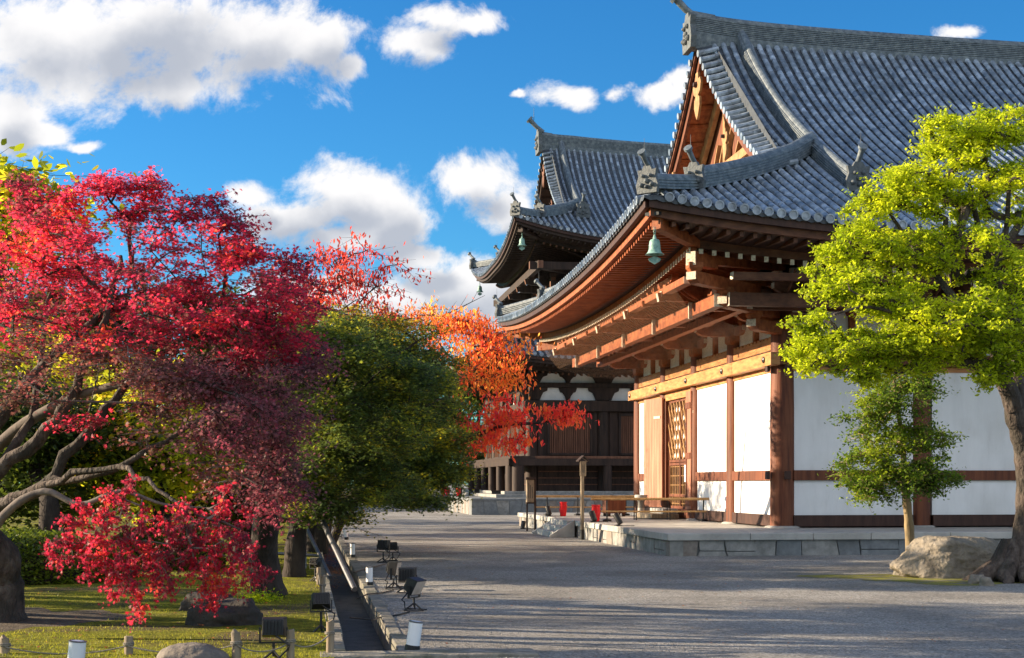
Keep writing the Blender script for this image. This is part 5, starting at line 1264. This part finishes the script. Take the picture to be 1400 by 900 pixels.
# ---- rocks
def rock(name, label, c, rad, m, seed, sub=4, rough=.22, flatb=True, freq=1.3, cat='rock', group=None, cut=True):
    import bmesh
    from mathutils import noise
    bm = bmesh.new(); bmesh.ops.create_icosphere(bm, subdivisions=sub, radius=1)
    rs_ = random.Random(seed*7.7); planes = []
    for _q in range(15):
        pn = Vector((rs_.gauss(0,1), rs_.gauss(0,1), abs(rs_.gauss(0,.6)))).normalized(); planes.append((pn, rs_.uniform(.74,1.0)))
    planes.append((Vector((.05,.02,1)).normalized(), .80))
    for v in bm.verts:
        d_ = v.co.normalized(); n1 = noise.noise(d_*freq+Vector((seed*3.1,seed,0))); n2 = noise.noise(d_*freq*3+Vector((seed,0,seed*2))); n3 = noise.noise(d_*freq*9+Vector((0,seed,seed)))+.5*noise.noise(d_*freq*22)
        k = 1+rough*(n1*.5+n2*.28+n3*.16)
        if cut: k *= min([h_/max(.05, d_.dot(pn)) for pn, h_ in planes]+[1.25])
        k /= (abs(d_.x)**2.6+abs(d_.y)**2.6+abs(d_.z)**2.6)**(1/2.6)
        v.co = Vector((d_.x*k*rad[0], d_.y*k*rad[1], d_.z*k*rad[2]))
    me = bpy.data.meshes.new(name); bm.to_mesh(me); bm.free(); me.polygons.foreach_set('use_smooth', [True]*len(me.polygons)); me.materials.append(m)
    o = bpy.data.objects.new(name, me); COL.objects.link(o); o.location = c; o.rotation_euler = (0,0,seed); tag(o, label, cat, group); return o
def on(px, py, up=0):
    g_ = gnd(px, py); g_.z = up; return g_
bz = 24.9
o = rock('boulder', 'large tan flat topped boulder between the slim young tree and the old gnarled trunk', ((1298-700)/F*bz, bz, .36), (.86,.60,.37), M['boulder'], 6.0, 5, .24, freq=1.4, cat='boulder'); o.rotation_euler = (.0,.03,.15)
for i, (px, py, s, lab) in enumerate([(1234,786,.20,'pointed tan stone propping the left end of the boulder'),(1243,762,.13,'small stone poking out left of the boulder behind the slim trunk'),(1283,790,.15,'squarish stone wedged under the middle of the boulder'),(1304,788,.12,'rounded stone second from the middle under the boulder'),(1318,784,.12,'stone under the right part of the boulder'),(1332,797,.13,'flat stone lying on the ground right of the boulder'),(1345,800,.12,'low stone beside the roots of the old tree'),(1352,781,.16,'dark stone tucked under the right end of the boulder')]):
    g_ = on(px, min(py, 800)); rock('stone', lab, (g_.x, g_.y-.12, s*.45), (s*1.15,s*.9,s*.75), M['boulder'] if i != 7 else M['rock_grey'], 5.2+i, 3, .2, cat='stone')
g_ = on(308, 858); rock('garden_rock', 'long low black rock on the lawn right of the red sprays', (g_.x, g_.y+.3, .06), (.56,.4,.26), M['rock_dark'], 1.7, 4, .3)
g_ = on(280, 838); rock('garden_rock', 'flatter black rock just behind the long low black rock', (g_.x, g_.y+.2, .05), (.36,.3,.22), M['rock_dark'], 2.9, 4, .3)
g_ = on(252, 915); rock('garden_rock', 'rounded grey rock at the bottom edge between the rope posts', (g_.x, g_.y+.3, -.04), (.40,.32,.22), M['rock_grey'], 8.2, 4, .22, cut=False)
g_ = on(385, 905); rock('garden_rock', 'small half buried grey rock beside the rope post nearest the drain', (g_.x-.2, g_.y+.5, -.02), (.16,.14,.08), M['rock_grey'], 6.1, 3, .2) if False else None
# moss patch under the boulder
b = MB(); vs = []; n = 40
for i in range(n):
    a = 2*PI*i/n; r_ = 1+.25*math.sin(3*a)+.12*math.sin(7*a+1); vs.append((7.2+1.9*r_*math.cos(a), 24.4+1.3*r_*math.sin(a), .004))
b.add(vs, [tuple(range(n))]); 
M['moss'] = mat('thin_moss_on_gravel', [(.16,.155,.13),(.19,.18,.05),(.24,.24,.03)], 3.0, .95, .9, 60, contrast=(.38,.6), bdist=.03)
o = b.build('moss_patch', M['moss']); tag(o, 'thin yellowish moss patch on the gravel round the boulder', kind='structure')

M['soil'] = mat('bare_brown_soil', [(.05,.038,.026),(.10,.078,.055),(.15,.125,.09)], 9, .95, .9, 40, detail=9, bdist=.03)
def to_path(x, y):
    dx, dy = x-PO.x, y-PO.y; c, s_ = math.cos(TH), math.sin(TH); return dx*c+dy*s_, -dx*s_+dy*c
b = MB(); vs = []; NR, NA = 8, 40
for j in range(NR+1):
    for i in range(NA):
        a = 2*PI*i/NA; r_ = (j/NR)*(1+.22*math.sin(3*a+.5)+.12*math.sin(8*a)); x, y = -5.7+1.1*r_*math.cos(a), 16.9+1.5*r_*math.sin(a); u, v = to_path(x, y)
        vs.append((x, y, lawnz(u, v)+.012-.016*(j/NR)**4))
b.add(vs, [(j*NA+i, j*NA+(i+1)%NA, (j+1)*NA+(i+1)%NA, (j+1)*NA+i) for j in range(NR) for i in range(NA)])
tag(b.build('bare_soil', M['soil'], smooth=True), 'bare brown soil patch in the lawn', kind='structure')
# small plant by rocks
def tuft(label, c, n, s, m):
    P_ = RNG.normal(0,1,(n,3))*np.array([s,s*.8,s*.5]); P_[:,2] = np.abs(P_[:,2])+.02
    root = empty('small_plant', tuple(c), 0, label, 'plant'); npmesh('leaves', leaf_polys(P_, .022, 'small', 0, .8), 6, m, root)
    b = MB(); 
    for i in range(12): b.tube([(0,0,0), tuple(P_[i]*.9)], .003, 3)
    b.build('stems', M['bark_dark'], root)
tuft('low bright yellow green plant at the foot of the weeping maple', on(352,826), 900, .14, M['lf_camphor'])
tuft('little green fern like plant right of the black rocks', on(368,822), 500, .10, M['lf_hedge'])
# fallen leaves
def litter(n, x0, x1, y0, y1, z, s):
    px = RNG.uniform(x0,x1,n); py = RNG.uniform(y0,y1,n); c, s_ = math.cos(TH), math.sin(TH)
    C_ = np.stack([PO.x+px*c-py*s_, PO.y+px*s_+py*c, np.array([z if z is not None else lawnz(a,b_)+.02 for a,b_ in zip(px,py)])+RNG.uniform(.003,.012,n)],1)
    return leaf_polys(C_, s, 'maple', 0, 6, .3)
V = np.concatenate([litter(260,-.48,-.02,12,28,-.25,.035), litter(1100,-.48,-.02,16,28,-.25,.035), litter(900,-10,-.65,-1,14,None,.03), litter(220,.2,7,-.2,16,.004,.024), litter(160,.2,6,16,40,.004,.03)])
tag(npmesh('fallen_leaves', V, V.shape[1], M['litter']), 'scattered fallen maple leaves on lawn, drain and gravel', kind='stuff')

# ================================================================== small things
# rope fence posts
def rpost(px, top, Z, w, label, pale=True):
    X = (px-700)/F*Z; zt = CAMH+(HZ-top)/F*Z
    e = empty('rope_post', (X, Z, 0), random.uniform(-.2,.2), label, 'post', 'wooden rope posts round the lawn')
    b = MB(); r_ = w/2; b.tube([(0,0,-.05),(random.uniform(-.005,.005),0,zt*.5),(random.uniform(-.008,.008),0,zt-.006),(0,0,zt)], [r_,r_*.97,r_*.97,r_*.86], 12); b.build('stake', M['wood_pale'], e, smooth=True)
    b = MB(); b.tube([(math.cos(t)*(r_+.006), math.sin(t)*(r_+.006), zt*.62+.002*t) for t in lin(0, 12.5, 26)], .007, 5); b.build('rope_turn', M['rope'], e)
    return Vector((X, Z-r_, zt*.62))
posts_ = [(7,872,13.2,.085,'rope post at the far bottom left corner, left of the white lamp'),(176,870,13.2,.080,'rope post between the white lamp and the rounded grey rock'),(323,864,12.9,.085,'yellowish rope post right of the rounded grey rock'),(397,861,13.0,.075,'rope post right of the black floodlight at the bottom'),(451,849,13.5,.075,'rope post at the lawn corner next to the drain'),
          (441,788,19.6,.075,'rope post behind the tilted floodlight, beside the drain'),(436,776,22.5,.07,'rope post just left of the leaning metal pole, beside the drain'),(433,768,25.0,.07,'farthest rope post beside the foot of the metal support poles')]
anc = [rpost(*a) for a in posts_]
def rope(a, c, sag, label):
    b = MB(); b.tube([a.lerp(c, t)-Vector((0,0,4*sag*t*(1-t))) for t in lin(0,1,16)], .007, 6); o = b.build('rope', M['rope'], smooth=True); tag(o, label, 'rope', 'ropes strung between the lawn posts')
names = ['rope between the corner post and the post by the white lamp','rope running past the front of the rounded grey rock','short rope crossing in front of the black floodlight','short rope between the last front post and the lawn corner post','rope running back beside the drain from the lawn corner post','rope between the two posts behind the tilted floodlight','rope ending at the farthest post']
for i in range(7): rope(anc[i], anc[i+1], .07, names[i])
# white path lamps
def lamp(px, base, h_px, w, label, tilt=(0,0), Z=None):
    Z = Z or CAMH*F/(base-HZ); X = (px-700)/F*Z; H_ = h_px*Z/F
    e = empty('path_lamp', (X, Z, 0.0), 0, label, 'lamp', 'small white cylindrical lamps along the drain'); e.rotation_euler = (tilt[1], tilt[0], 0)
    b = MB(); b.lathe([(.001,0),(w*.55,0),(w*.55,H_*.22),(w*.48,H_*.24),(.001,H_*.24)], 16); b.build('base', M['black'], e, smooth=True)
    b = MB(); b.lathe([(.001,H_*.24),(w*.5,H_*.24),(w*.5,H_*.985),(w*.46,H_),(.001,H_)], 20); b.build('cover', M['white_lamp'], e, smooth=True)
    b = MB(); b.lathe([(w*.51,H_*.96),(w*.53,H_*.97),(w*.53,H_*1.0),(w*.4,H_*1.01)], 20); b.build('cap_ring', M['steel'], e, smooth=True)
lamp(563, 892, 43, .13, 'nearest white lamp, tilted slightly right, on the gravel at the bottom', (R(8),0))
lamp(505, 802, 27, .105, 'white lamp beside the drain left of the big floodlights', (0,0))
lamp(482, 763, 20, .105, 'third white lamp from the front beside the drain')
lamp(474, 738, 15, .11, 'white lamp leaning left beyond the drain', (R(-10),0))
lamp(465, 726, 13, .11, 'fifth white lamp from the front, beside the lowest green maple twigs')
lamp(103, 914, 38, .145, 'white lamp on the lawn at the bottom left, tilted to the right', (R(5),0))
lamp(543, 692, 5, .12, 'farthest tiny white lamp at the end of the path')
# floodlights
def flood(px, base, h_px, w, label, yaw, pitch, Z=None, size=1.0, arm_h=None):
    Z = Z or CAMH*F/(base-HZ); X = (px-700)/F*Z; H_ = h_px*Z/F
    e = empty('floodlight', (X, Z, 0.005), yaw, label, 'floodlight', 'black floodlights set out for evening lighting')
    s = w; b = MB()                                   # head: box narrowing to the back with cooling fins
    Rm = Matrix.Rotation(pitch, 4, 'X'); zc = H_-s*.42
    def tp(x,y,z): v = Rm@Vector((x,y,z)); return (v.x, v.y, v.z+zc)
    vs = [tp(*p) for p in ((-s*.5,-s*.3,-s*.42),(s*.5,-s*.3,-s*.42),(s*.5,-s*.3,s*.42),(-s*.5,-s*.3,s*.42),(-s*.42,s*.25,-s*.32),(s*.42,s*.25,-s*.32),(s*.42,s*.25,s*.32),(-s*.42,s*.25,s*.32))]
    b.add(vs, [(0,1,2,3),(7,6,5,4),(0,4,5,1),(1,5,6,2),(2,6,7,3),(3,7,4,0)])
    for k in range(6):
        x = -s*.35+s*.14*k; vs = [tp(*p) for p in ((x,s*.25,-s*.28),(x+s*.03,s*.25,-s*.28),(x+s*.03,s*.25,s*.28),(x,s*.25,s*.28),(x,s*.34,-s*.24),(x+s*.03,s*.34,-s*.24),(x+s*.03,s*.34,s*.24),(x,s*.34,s*.24))]
        b.add(vs, [(0,1,2,3),(7,6,5,4),(0,4,5,1),(1,5,6,2),(2,6,7,3),(3,7,4,0)])
    b.build('housing', M['black'], e, bevel=s*.02)
    b = MB(); vs = [tp(*p) for p in ((-s*.45,-s*.31,-s*.37),(s*.45,-s*.31,-s*.37),(s*.45,-s*.31,s*.37),(-s*.45,-s*.31,s*.37),(-s*.45,-s*.29,-s*.37),(s*.45,-s*.29,-s*.37),(s*.45,-s*.29,s*.37),(-s*.45,-s*.29,s*.37))]
    b.add(vs, [(0,1,2,3),(7,6,5,4),(0,4,5,1),(1,5,6,2),(2,6,7,3),(3,7,4,0)]); b.build('lens', M['glass_lamp'], e)
    b = MB(); zb = zc-s*.62
    for sg in (-1,1): b.bar((sg*s*.55,0,zc),(sg*s*.55,0,zb),.012,.03,up=(0,1,0))
    b.bar((-s*.55,0,zb),(s*.55,0,zb),.03,.012); b.build('yoke', M['black'], e)
    b = MB(); b.tube([(0,0,zb),(0,0,.05)], .014, 8)
    for k in range(3): a = 2*PI*k/3+.4; b.tube([(0,0,.10),(math.cos(a)*s*.55,math.sin(a)*s*.55,.008)], .010, 6)
    b.tube([(math.cos(t)*s*.5, math.sin(t)*s*.5, .012) for t in lin(0,6.29,16)], .007, 5)
    b.build('stand', M['black'], e)
    b = MB(); b.tube([(0,s*.2,zc-.05),(-s*.7,s*.3,zb-.02),(-s*.6,s*.2,.12),(-s*.2,.1,.03),(s*.6,-.1,.01)], .009, 6); b.build('cable', M['black'], e)
flood(524, 770, 32, .24, 'small floodlight highest up the gravel, left one of the farther pair', R(160), R(10))
flood(537, 768, 26, .20, 'squat floodlight right beside the small one in the farther pair', R(-160), R(-5))
flood(538, 806, 39, .26, 'floodlight turned sideways with a pale lens edge, left of the middle group', R(80), R(10))
flood(556, 811, 35, .27, 'broad floodlight seen from behind in the middle group on the gravel', R(175), R(5))
flood(566, 836, 47, .25, 'large tilted floodlight with lit lens side, nearest of the group on the gravel', R(65), R(28))
flood(439, 868, 58, .20, 'tilted floodlight on a tall stand on the lawn beside the drain', R(190), R(25))
flood(374, 918, 62, .22, 'floodlight at the bottom between the two right hand rope posts', R(180), R(5), Z=13.0)
flood(431, 797, 35, .18, 'small floodlight on the lawn beside the farthest rope posts', R(150), R(20))
# spot cans on the platform
def spot(px, base, h_px, label, zb, tiltx, Zf):
    X = (px-700)/F*Zf; H_ = h_px*Zf/F
    e = empty('spotlight', (X, Zf, zb), 0, label, 'spotlight', 'small black spotlights in front of the near hall')
    b = MB(); c_ = Vector((0,0,H_*.62)); d_ = Vector((math.sin(tiltx),0.2,math.cos(tiltx))).normalized()
    b.tube([c_-d_*.15, c_-d_*.13, c_+d_*.14, c_+d_*.15], [.05,.075,.085,.08], 12); b.build('can', M['black'], e, smooth=True)
    b = MB(); b.tube([c_, (0,0,.03)], .018, 6); b.lathe([(.001,0),(.10,0),(.10,.025),(.02,.04),(.001,.04)], 12); b.build('foot', M['black'], e)
    b = MB(); b.tube([(0,0,.03),(.12,-.05,.012),(.3,-.02,.01),(.42,.06,.01)], .010, 5); b.build('cable', M['black'], e)
def zplat(y): return (CAMH-PZ)*F/(y-HZ)
spot(845, 720, 16, 'black spotlight nearest the platform edge, tilted left', PZ, -.5, zplat(719.5))
spot(811, 713, 13, 'black spotlight leaning against the nearer red buckets', PZ, -.35, zplat(714))
spot(750, 706, 12, 'black spotlight left of the farther red buckets', PZ, -.3, zplat(706))
spot(715, 723, 8, 'small spotlight on the gravel beside the pale information post', 0, .2, 50.5)
# red buckets
def bucket(loc, s, label, grp='red fire buckets'):
    e = empty('fire_bucket', loc, random.uniform(-.3,.3), label, 'bucket', grp)
    b = MB(); b.lathe([(.001,0),(.095*s,0),(.098*s,.01*s),(.125*s,.225*s),(.135*s,.228*s),(.135*s,.245*s),(.122*s,.245*s),(.10*s,.03*s),(.001,.02*s)], 20); b.build('pail', M['red'], e, smooth=True)
    b = MB(); b.tube([(.13*s*math.cos(t), .02, .235*s-.10*s*math.sin(t)) for t in lin(0,PI,12)], .004*s, 5); b.build('handle', M['steel'], e)
for (px, y, nm_) in ((770,706,'farther'),(815,713,'nearer')):
    Zb = zplat(y); X = (px-700)/F*Zb
    for k in range(3):
        bucket((X+random.uniform(-.008,.008), Zb, PZ+k*.115), 1.0, ('lowest','middle','topmost')[k]+' red bucket in the '+nm_+' stack on the near platform')
for (X, Z_, nm_) in (((606-700)/F*86, 86, 'left'),((612-700)/F*87, 87, 'middle'),((627-700)/F*84, 84, 'right')):
    for k in range(3):
        bucket((X, Z_, fh+k*.115), 1.1, ('lowest','middle','topmost')[k]+' red bucket in the '+nm_+' stack on the farther grey platform')
# bamboo railings on the near platform
def railing(xa, xb, Z_, label, posts, ylow=.28, yhi=.64):
    xa = (xa-700)/F*Z_; xb = (xb-700)/F*Z_; e = empty('bamboo_railing', (xa, Z_, PZ), 0, label, 'railing', 'bamboo railings standing on the near platform')
    L_ = xb-xa; 
    for z_, r_ in ((yhi,.040),(ylow,.025)):
        b = MB(); pts = []; rr_ = []
        for k in range(int(L_/.28)+1):
            x = k*.28; pts += [(x,0,z_+.004*math.sin(x*2)),(x+.012,0,z_),(x+.024,0,z_)]; rr_ += [r_,r_*1.12,r_]
        b.tube(pts, rr_, 10); b.build('bamboo_rail', M['bamboo'], e, smooth=True)
    for px in posts:
        x = (px-700)/F*Z_-xa; b = MB(); b.tube([(x,.03,.0),(x,.03,yhi-.03)], .022, 8); b.lathe([(.001,0),(.13,0),(.13,.05),(.05,.07),(.001,.07)], 12, (x,.03,0)); b.bar((x,.03,yhi-.05),(x,-.05,yhi-.045),.03,.02); b.build('stand', M['black'], e)
railing(808, 983, 42.0, 'nearer bamboo rail on black stands in front of the door steps', (830, 962))
railing(731, 872, 49.5, 'farther bamboo rail on black stands behind the red buckets', (748, 790, 856))
# slatted stand
e = empty('slatted_stand', ((870-700)/F*43.2, 43.2, PZ), 0, 'low black metal stand with a sloping slatted top behind the nearer bamboo rail', 'stand')
W_ = 46/F*43.2
b = MB()
for x in (0, W_):
    b.bar((x,0,0),(x,0,.36),.03,.03); b.bar((x,.8,0),(x,.8,.62),.03,.03); b.bar((x,0,.05),(x,.8,.05),.025,.025); b.bar((x,0,.36),(x,.8,.62),.03,.03)
b.bar((0,0,.05),(W_,0,.05),.025,.025); b.build('legs', M['black'], e)
b = MB()
for k in range(9): y = .8*k/8; b.bar((-.03,y,.385+.26*k/8),(W_+.03,y,.385+.26*k/8),.06,.02)
b.build('slats', M['wood_kondo'], e)
# prop with splayed legs near the door
e = empty('trestle', ((970-700)/F*42.2, 42.2, PZ), 0, 'small pale splayed trestle at the right end of the nearer bamboo rail', 'trestle')
b = MB()
for a_ in (-.14,.14):
    b.bar((a_,0,0),(0,0,.34),.035,.035); b.bar((a_,.35,0),(0,.35,.34),.035,.035)
b.build('legs', M['wood_pale'], e); b = MB(); b.bar((0,-.05,.35),(0,.4,.35),.06,.04); b.build('top_bar', M['wood_pale'], e)
# door steps, box, pot
b = MB()
o0 = hp(C0, -.42, 2*BAY+1.0, 0)
e = empty('door_steps', hp(C0, 0, 2.5*BAY, PZ), TH, 'two pale stepping slabs stacked before the lattice door', 'step')
for k, (x_, w_, z0_, z1_) in enumerate(((-1.25,2.0,0,.16),(-.85,1.7,.16,.32))):
    b = MB(); b.box(x_, -.38, -w_/2, w_/2, z0_+.002, z1_); b.build('slab', (M['wood_pale'],M['slab'])[k], e, bevel=.02)
e = empty('offering_box', hp(C0, -1.5, 3.35*BAY, PZ), TH, 'small reddish wooden box on the near platform beyond the salmon door leaf', 'box')
b = MB(); b.box(-.3,.3,-.45,.45,.1,.55); b.build('chest', M['wood_post'], e, bevel=.01)
b = MB(); 
for k in range(8): b.box(-.28,.28,-.40+k*.11,-.36+k*.11,.552,.58)
b.build('grille_bars', M['wood_kondo'], e)
b = MB(); b.box(-.28,-.2,-.42,-.3,0,.1); b.box(-.28,-.2,.3,.42,0,.1); b.box(.2,.28,-.42,-.3,0,.1); b.box(.2,.28,.3,.42,0,.1); b.build('feet', M['wood_kondo'], e)
e = empty('stone_basin', hp(C0, -.95, 2.93*BAY, PZ), TH, 'short round pale stone stand beside the salmon door leaf', 'stand')
b = MB(); b.lathe([(.001,0),(.17,0),(.17,.05),(.11,.09),(.10,.5),(.13,.54),(.20,.58),(.21,.70),(.19,.72),(.001,.70)], 20); b.build('pedestal', M['slab'], e, smooth=True)
# tall thin sign post
g_ = on(796, 738); e = empty('sign_post', g_, R(20), 'tall slim wooden sign post with tiny roofed notice, beside the small stone steps', 'sign')
b = MB(); b.bar((0,0,.28),(0,0,2.02),.085,.085); b.build('pole', M['wood_pale'], e, bevel=.006)
b = MB(); b.bar((0,0,0),(0,0,.285),.09,.09); b.build('foot_sleeve', M['black'], e)
b = MB(); b.box(-.09,.09,-.075,-.045,1.78,2.2); b.build('notice_board', M['wood_pale'], e)
b = MB(); b.prism([(-.16,2.19),(-.16,2.22),(0,2.36),(.16,2.22),(.16,2.19),(0,2.32)], lambda u,v,w: Vector((u, -.13+.2*w, v))); b.build('little_roof', M['wood_kondo'], e)
b = MB()
for k in range(5): b.box(-.05+.022*k,-.042+.022*k,-.0775,-.0755,1.86+.02*(k%2),2.14-.03*(k%3))
b.build('writing', M['black'], e)
# information post
g_ = on(725, 726); e = empty('information_post', g_, R(10), 'pale square lantern like post on two dark legs at the platform end', 'sign')
b = MB(); b.box(-.13,.11,-.1,.1,.95,1.70); b.build('pale_panel', M['wood_pale'], e, bevel=.01)
b = MB(); b.box(-.17,.15,-.14,.14,1.70,1.78); b.box(-.15,.13,-.12,.12,.90,.95); b.build('cap', M['wood_kondo'], e, bevel=.01)
b = MB(); b.bar((-.11,0,0),(-.11,0,.92),.05,.05); b.build('leg', M['wood_kondo'], e)
b = MB(); b.bar((.16,0,0),(.16,0,1.72),.06,.06); b.build('leg', M['wood_kondo'], e)
b = MB()
for k in range(3): b.box(-.08+.06*k,-.06+.06*k,-.1025,-.1005,1.08,1.58-.06*k)
b.build('writing', M['black'], e)
# things on the farther platform
Zt = 86
for i, (px, lab) in enumerate(((640,'dark bench at the left end of the farther platform'),(655,'dark bench nearer the hall on the farther platform'))):
    e = empty('bench', ((px-700)/F*Zt, Zt+i*1.5, fh), 0, lab, 'bench', 'benches on the farther platform')
    b = MB(); b.box(-.6,.6,-.2,.2,.40,.45); b.build('seat', M['wood_kondo'], e)
    for sx_ in (-1,1):
        b = MB(); b.bar((sx_*.5,0,0),(sx_*.5,0,.4),.05,.3); b.build('leg', M['black'], e)
e = empty('offering_box', ((683-700)/F*78, 78, fh), 0, 'dark chest on the farther platform at the foot of the dark hall corner', 'box')
b = MB(); b.box(-.42,.42,-.3,.3,.0,.32); b.build('chest', M['black'], e, bevel=.01); b = MB(); b.box(-.45,.45,-.33,.33,.32,.37); b.build('lid', M['wood_kondo'], e)
# black fence beyond the path end
e = empty('iron_fence', ((556-700)/F*90, 90, 0), 0, 'black iron fence panel at the end of the path left of the wide stone steps', 'fence')
b = MB()
for k in range(12): b.tube([(k*.12,0,0),(k*.12,0,1.15)], .018, 5)
b.build('bars', M['black'], e); b = MB(); b.bar((0,0,1.05),(1.32,0,1.05),.03,.04); b.bar((0,0,.12),(1.32,0,.12),.03,.04); b.build('rails', M['black'], e)
# tree supports
e = empty('tree_support', (0,0,0), 0, 'grey metal poles propping the green maple beside the drain', 'tree support')
def pole(pts, r_, m):
    b = MB(); b.tube([at(*p) for p in pts], r_, 10); b.build('pole', m, e, smooth=True)
pole([(411,783,26.4),(411,655,26.4)], .045, M['steel']); pole([(417,783,26.6),(417,660,26.6)], .03, M['steel'])
pole([(485,806,22.0),(412,652,25.5)], .045, M['steel']); pole([(452,790,24.6),(414,712,26.4)], .035, M['steel'])
pole([(403,790,24.8),(430,640,25.8)], .03, M['black']); pole([(380,757,26.3),(440,760,26.3)], .03, M['steel'])
# cables on the gravel
def cable(pts, label, r_=.010):
    P_ = [gnd(px,py)+Vector((0,0,.012+z_)) for px,py,z_ in pts]; q = []
    for i in range(len(P_)-1):
        a0=P_[max(i-1,0)];a1=P_[i];a2=P_[i+1];a3=P_[min(i+2,len(P_)-1)]
        for k in range(6): t=k/6; q.append(.5*((2*a1)+(a2-a0)*t+(2*a0-5*a1+4*a2-a3)*t*t+(3*a1-a0-3*a2+a3)*t**3))
    q.append(P_[-1]); b = MB(); b.tube(q, r_, 6); o = b.build('cable', M['black'], smooth=True); tag(o, label, 'cable', 'black cables on the gravel')
cable([(538,808,0),(520,812,0),(505,815,.02),(495,820,.03),(488,818,-.02)], 'black cable from the sideways floodlight to the drain')
cable([(560,838,0),(545,842,0),(520,846,0),(508,852,.03),(478,852,.05)], 'black cable from the nearest floodlight crossing the drain')
cable([(527,772,0),(512,776,0),(498,780,.01),(484,786,.03)], 'black cable trailing from the farther pair of floodlights')
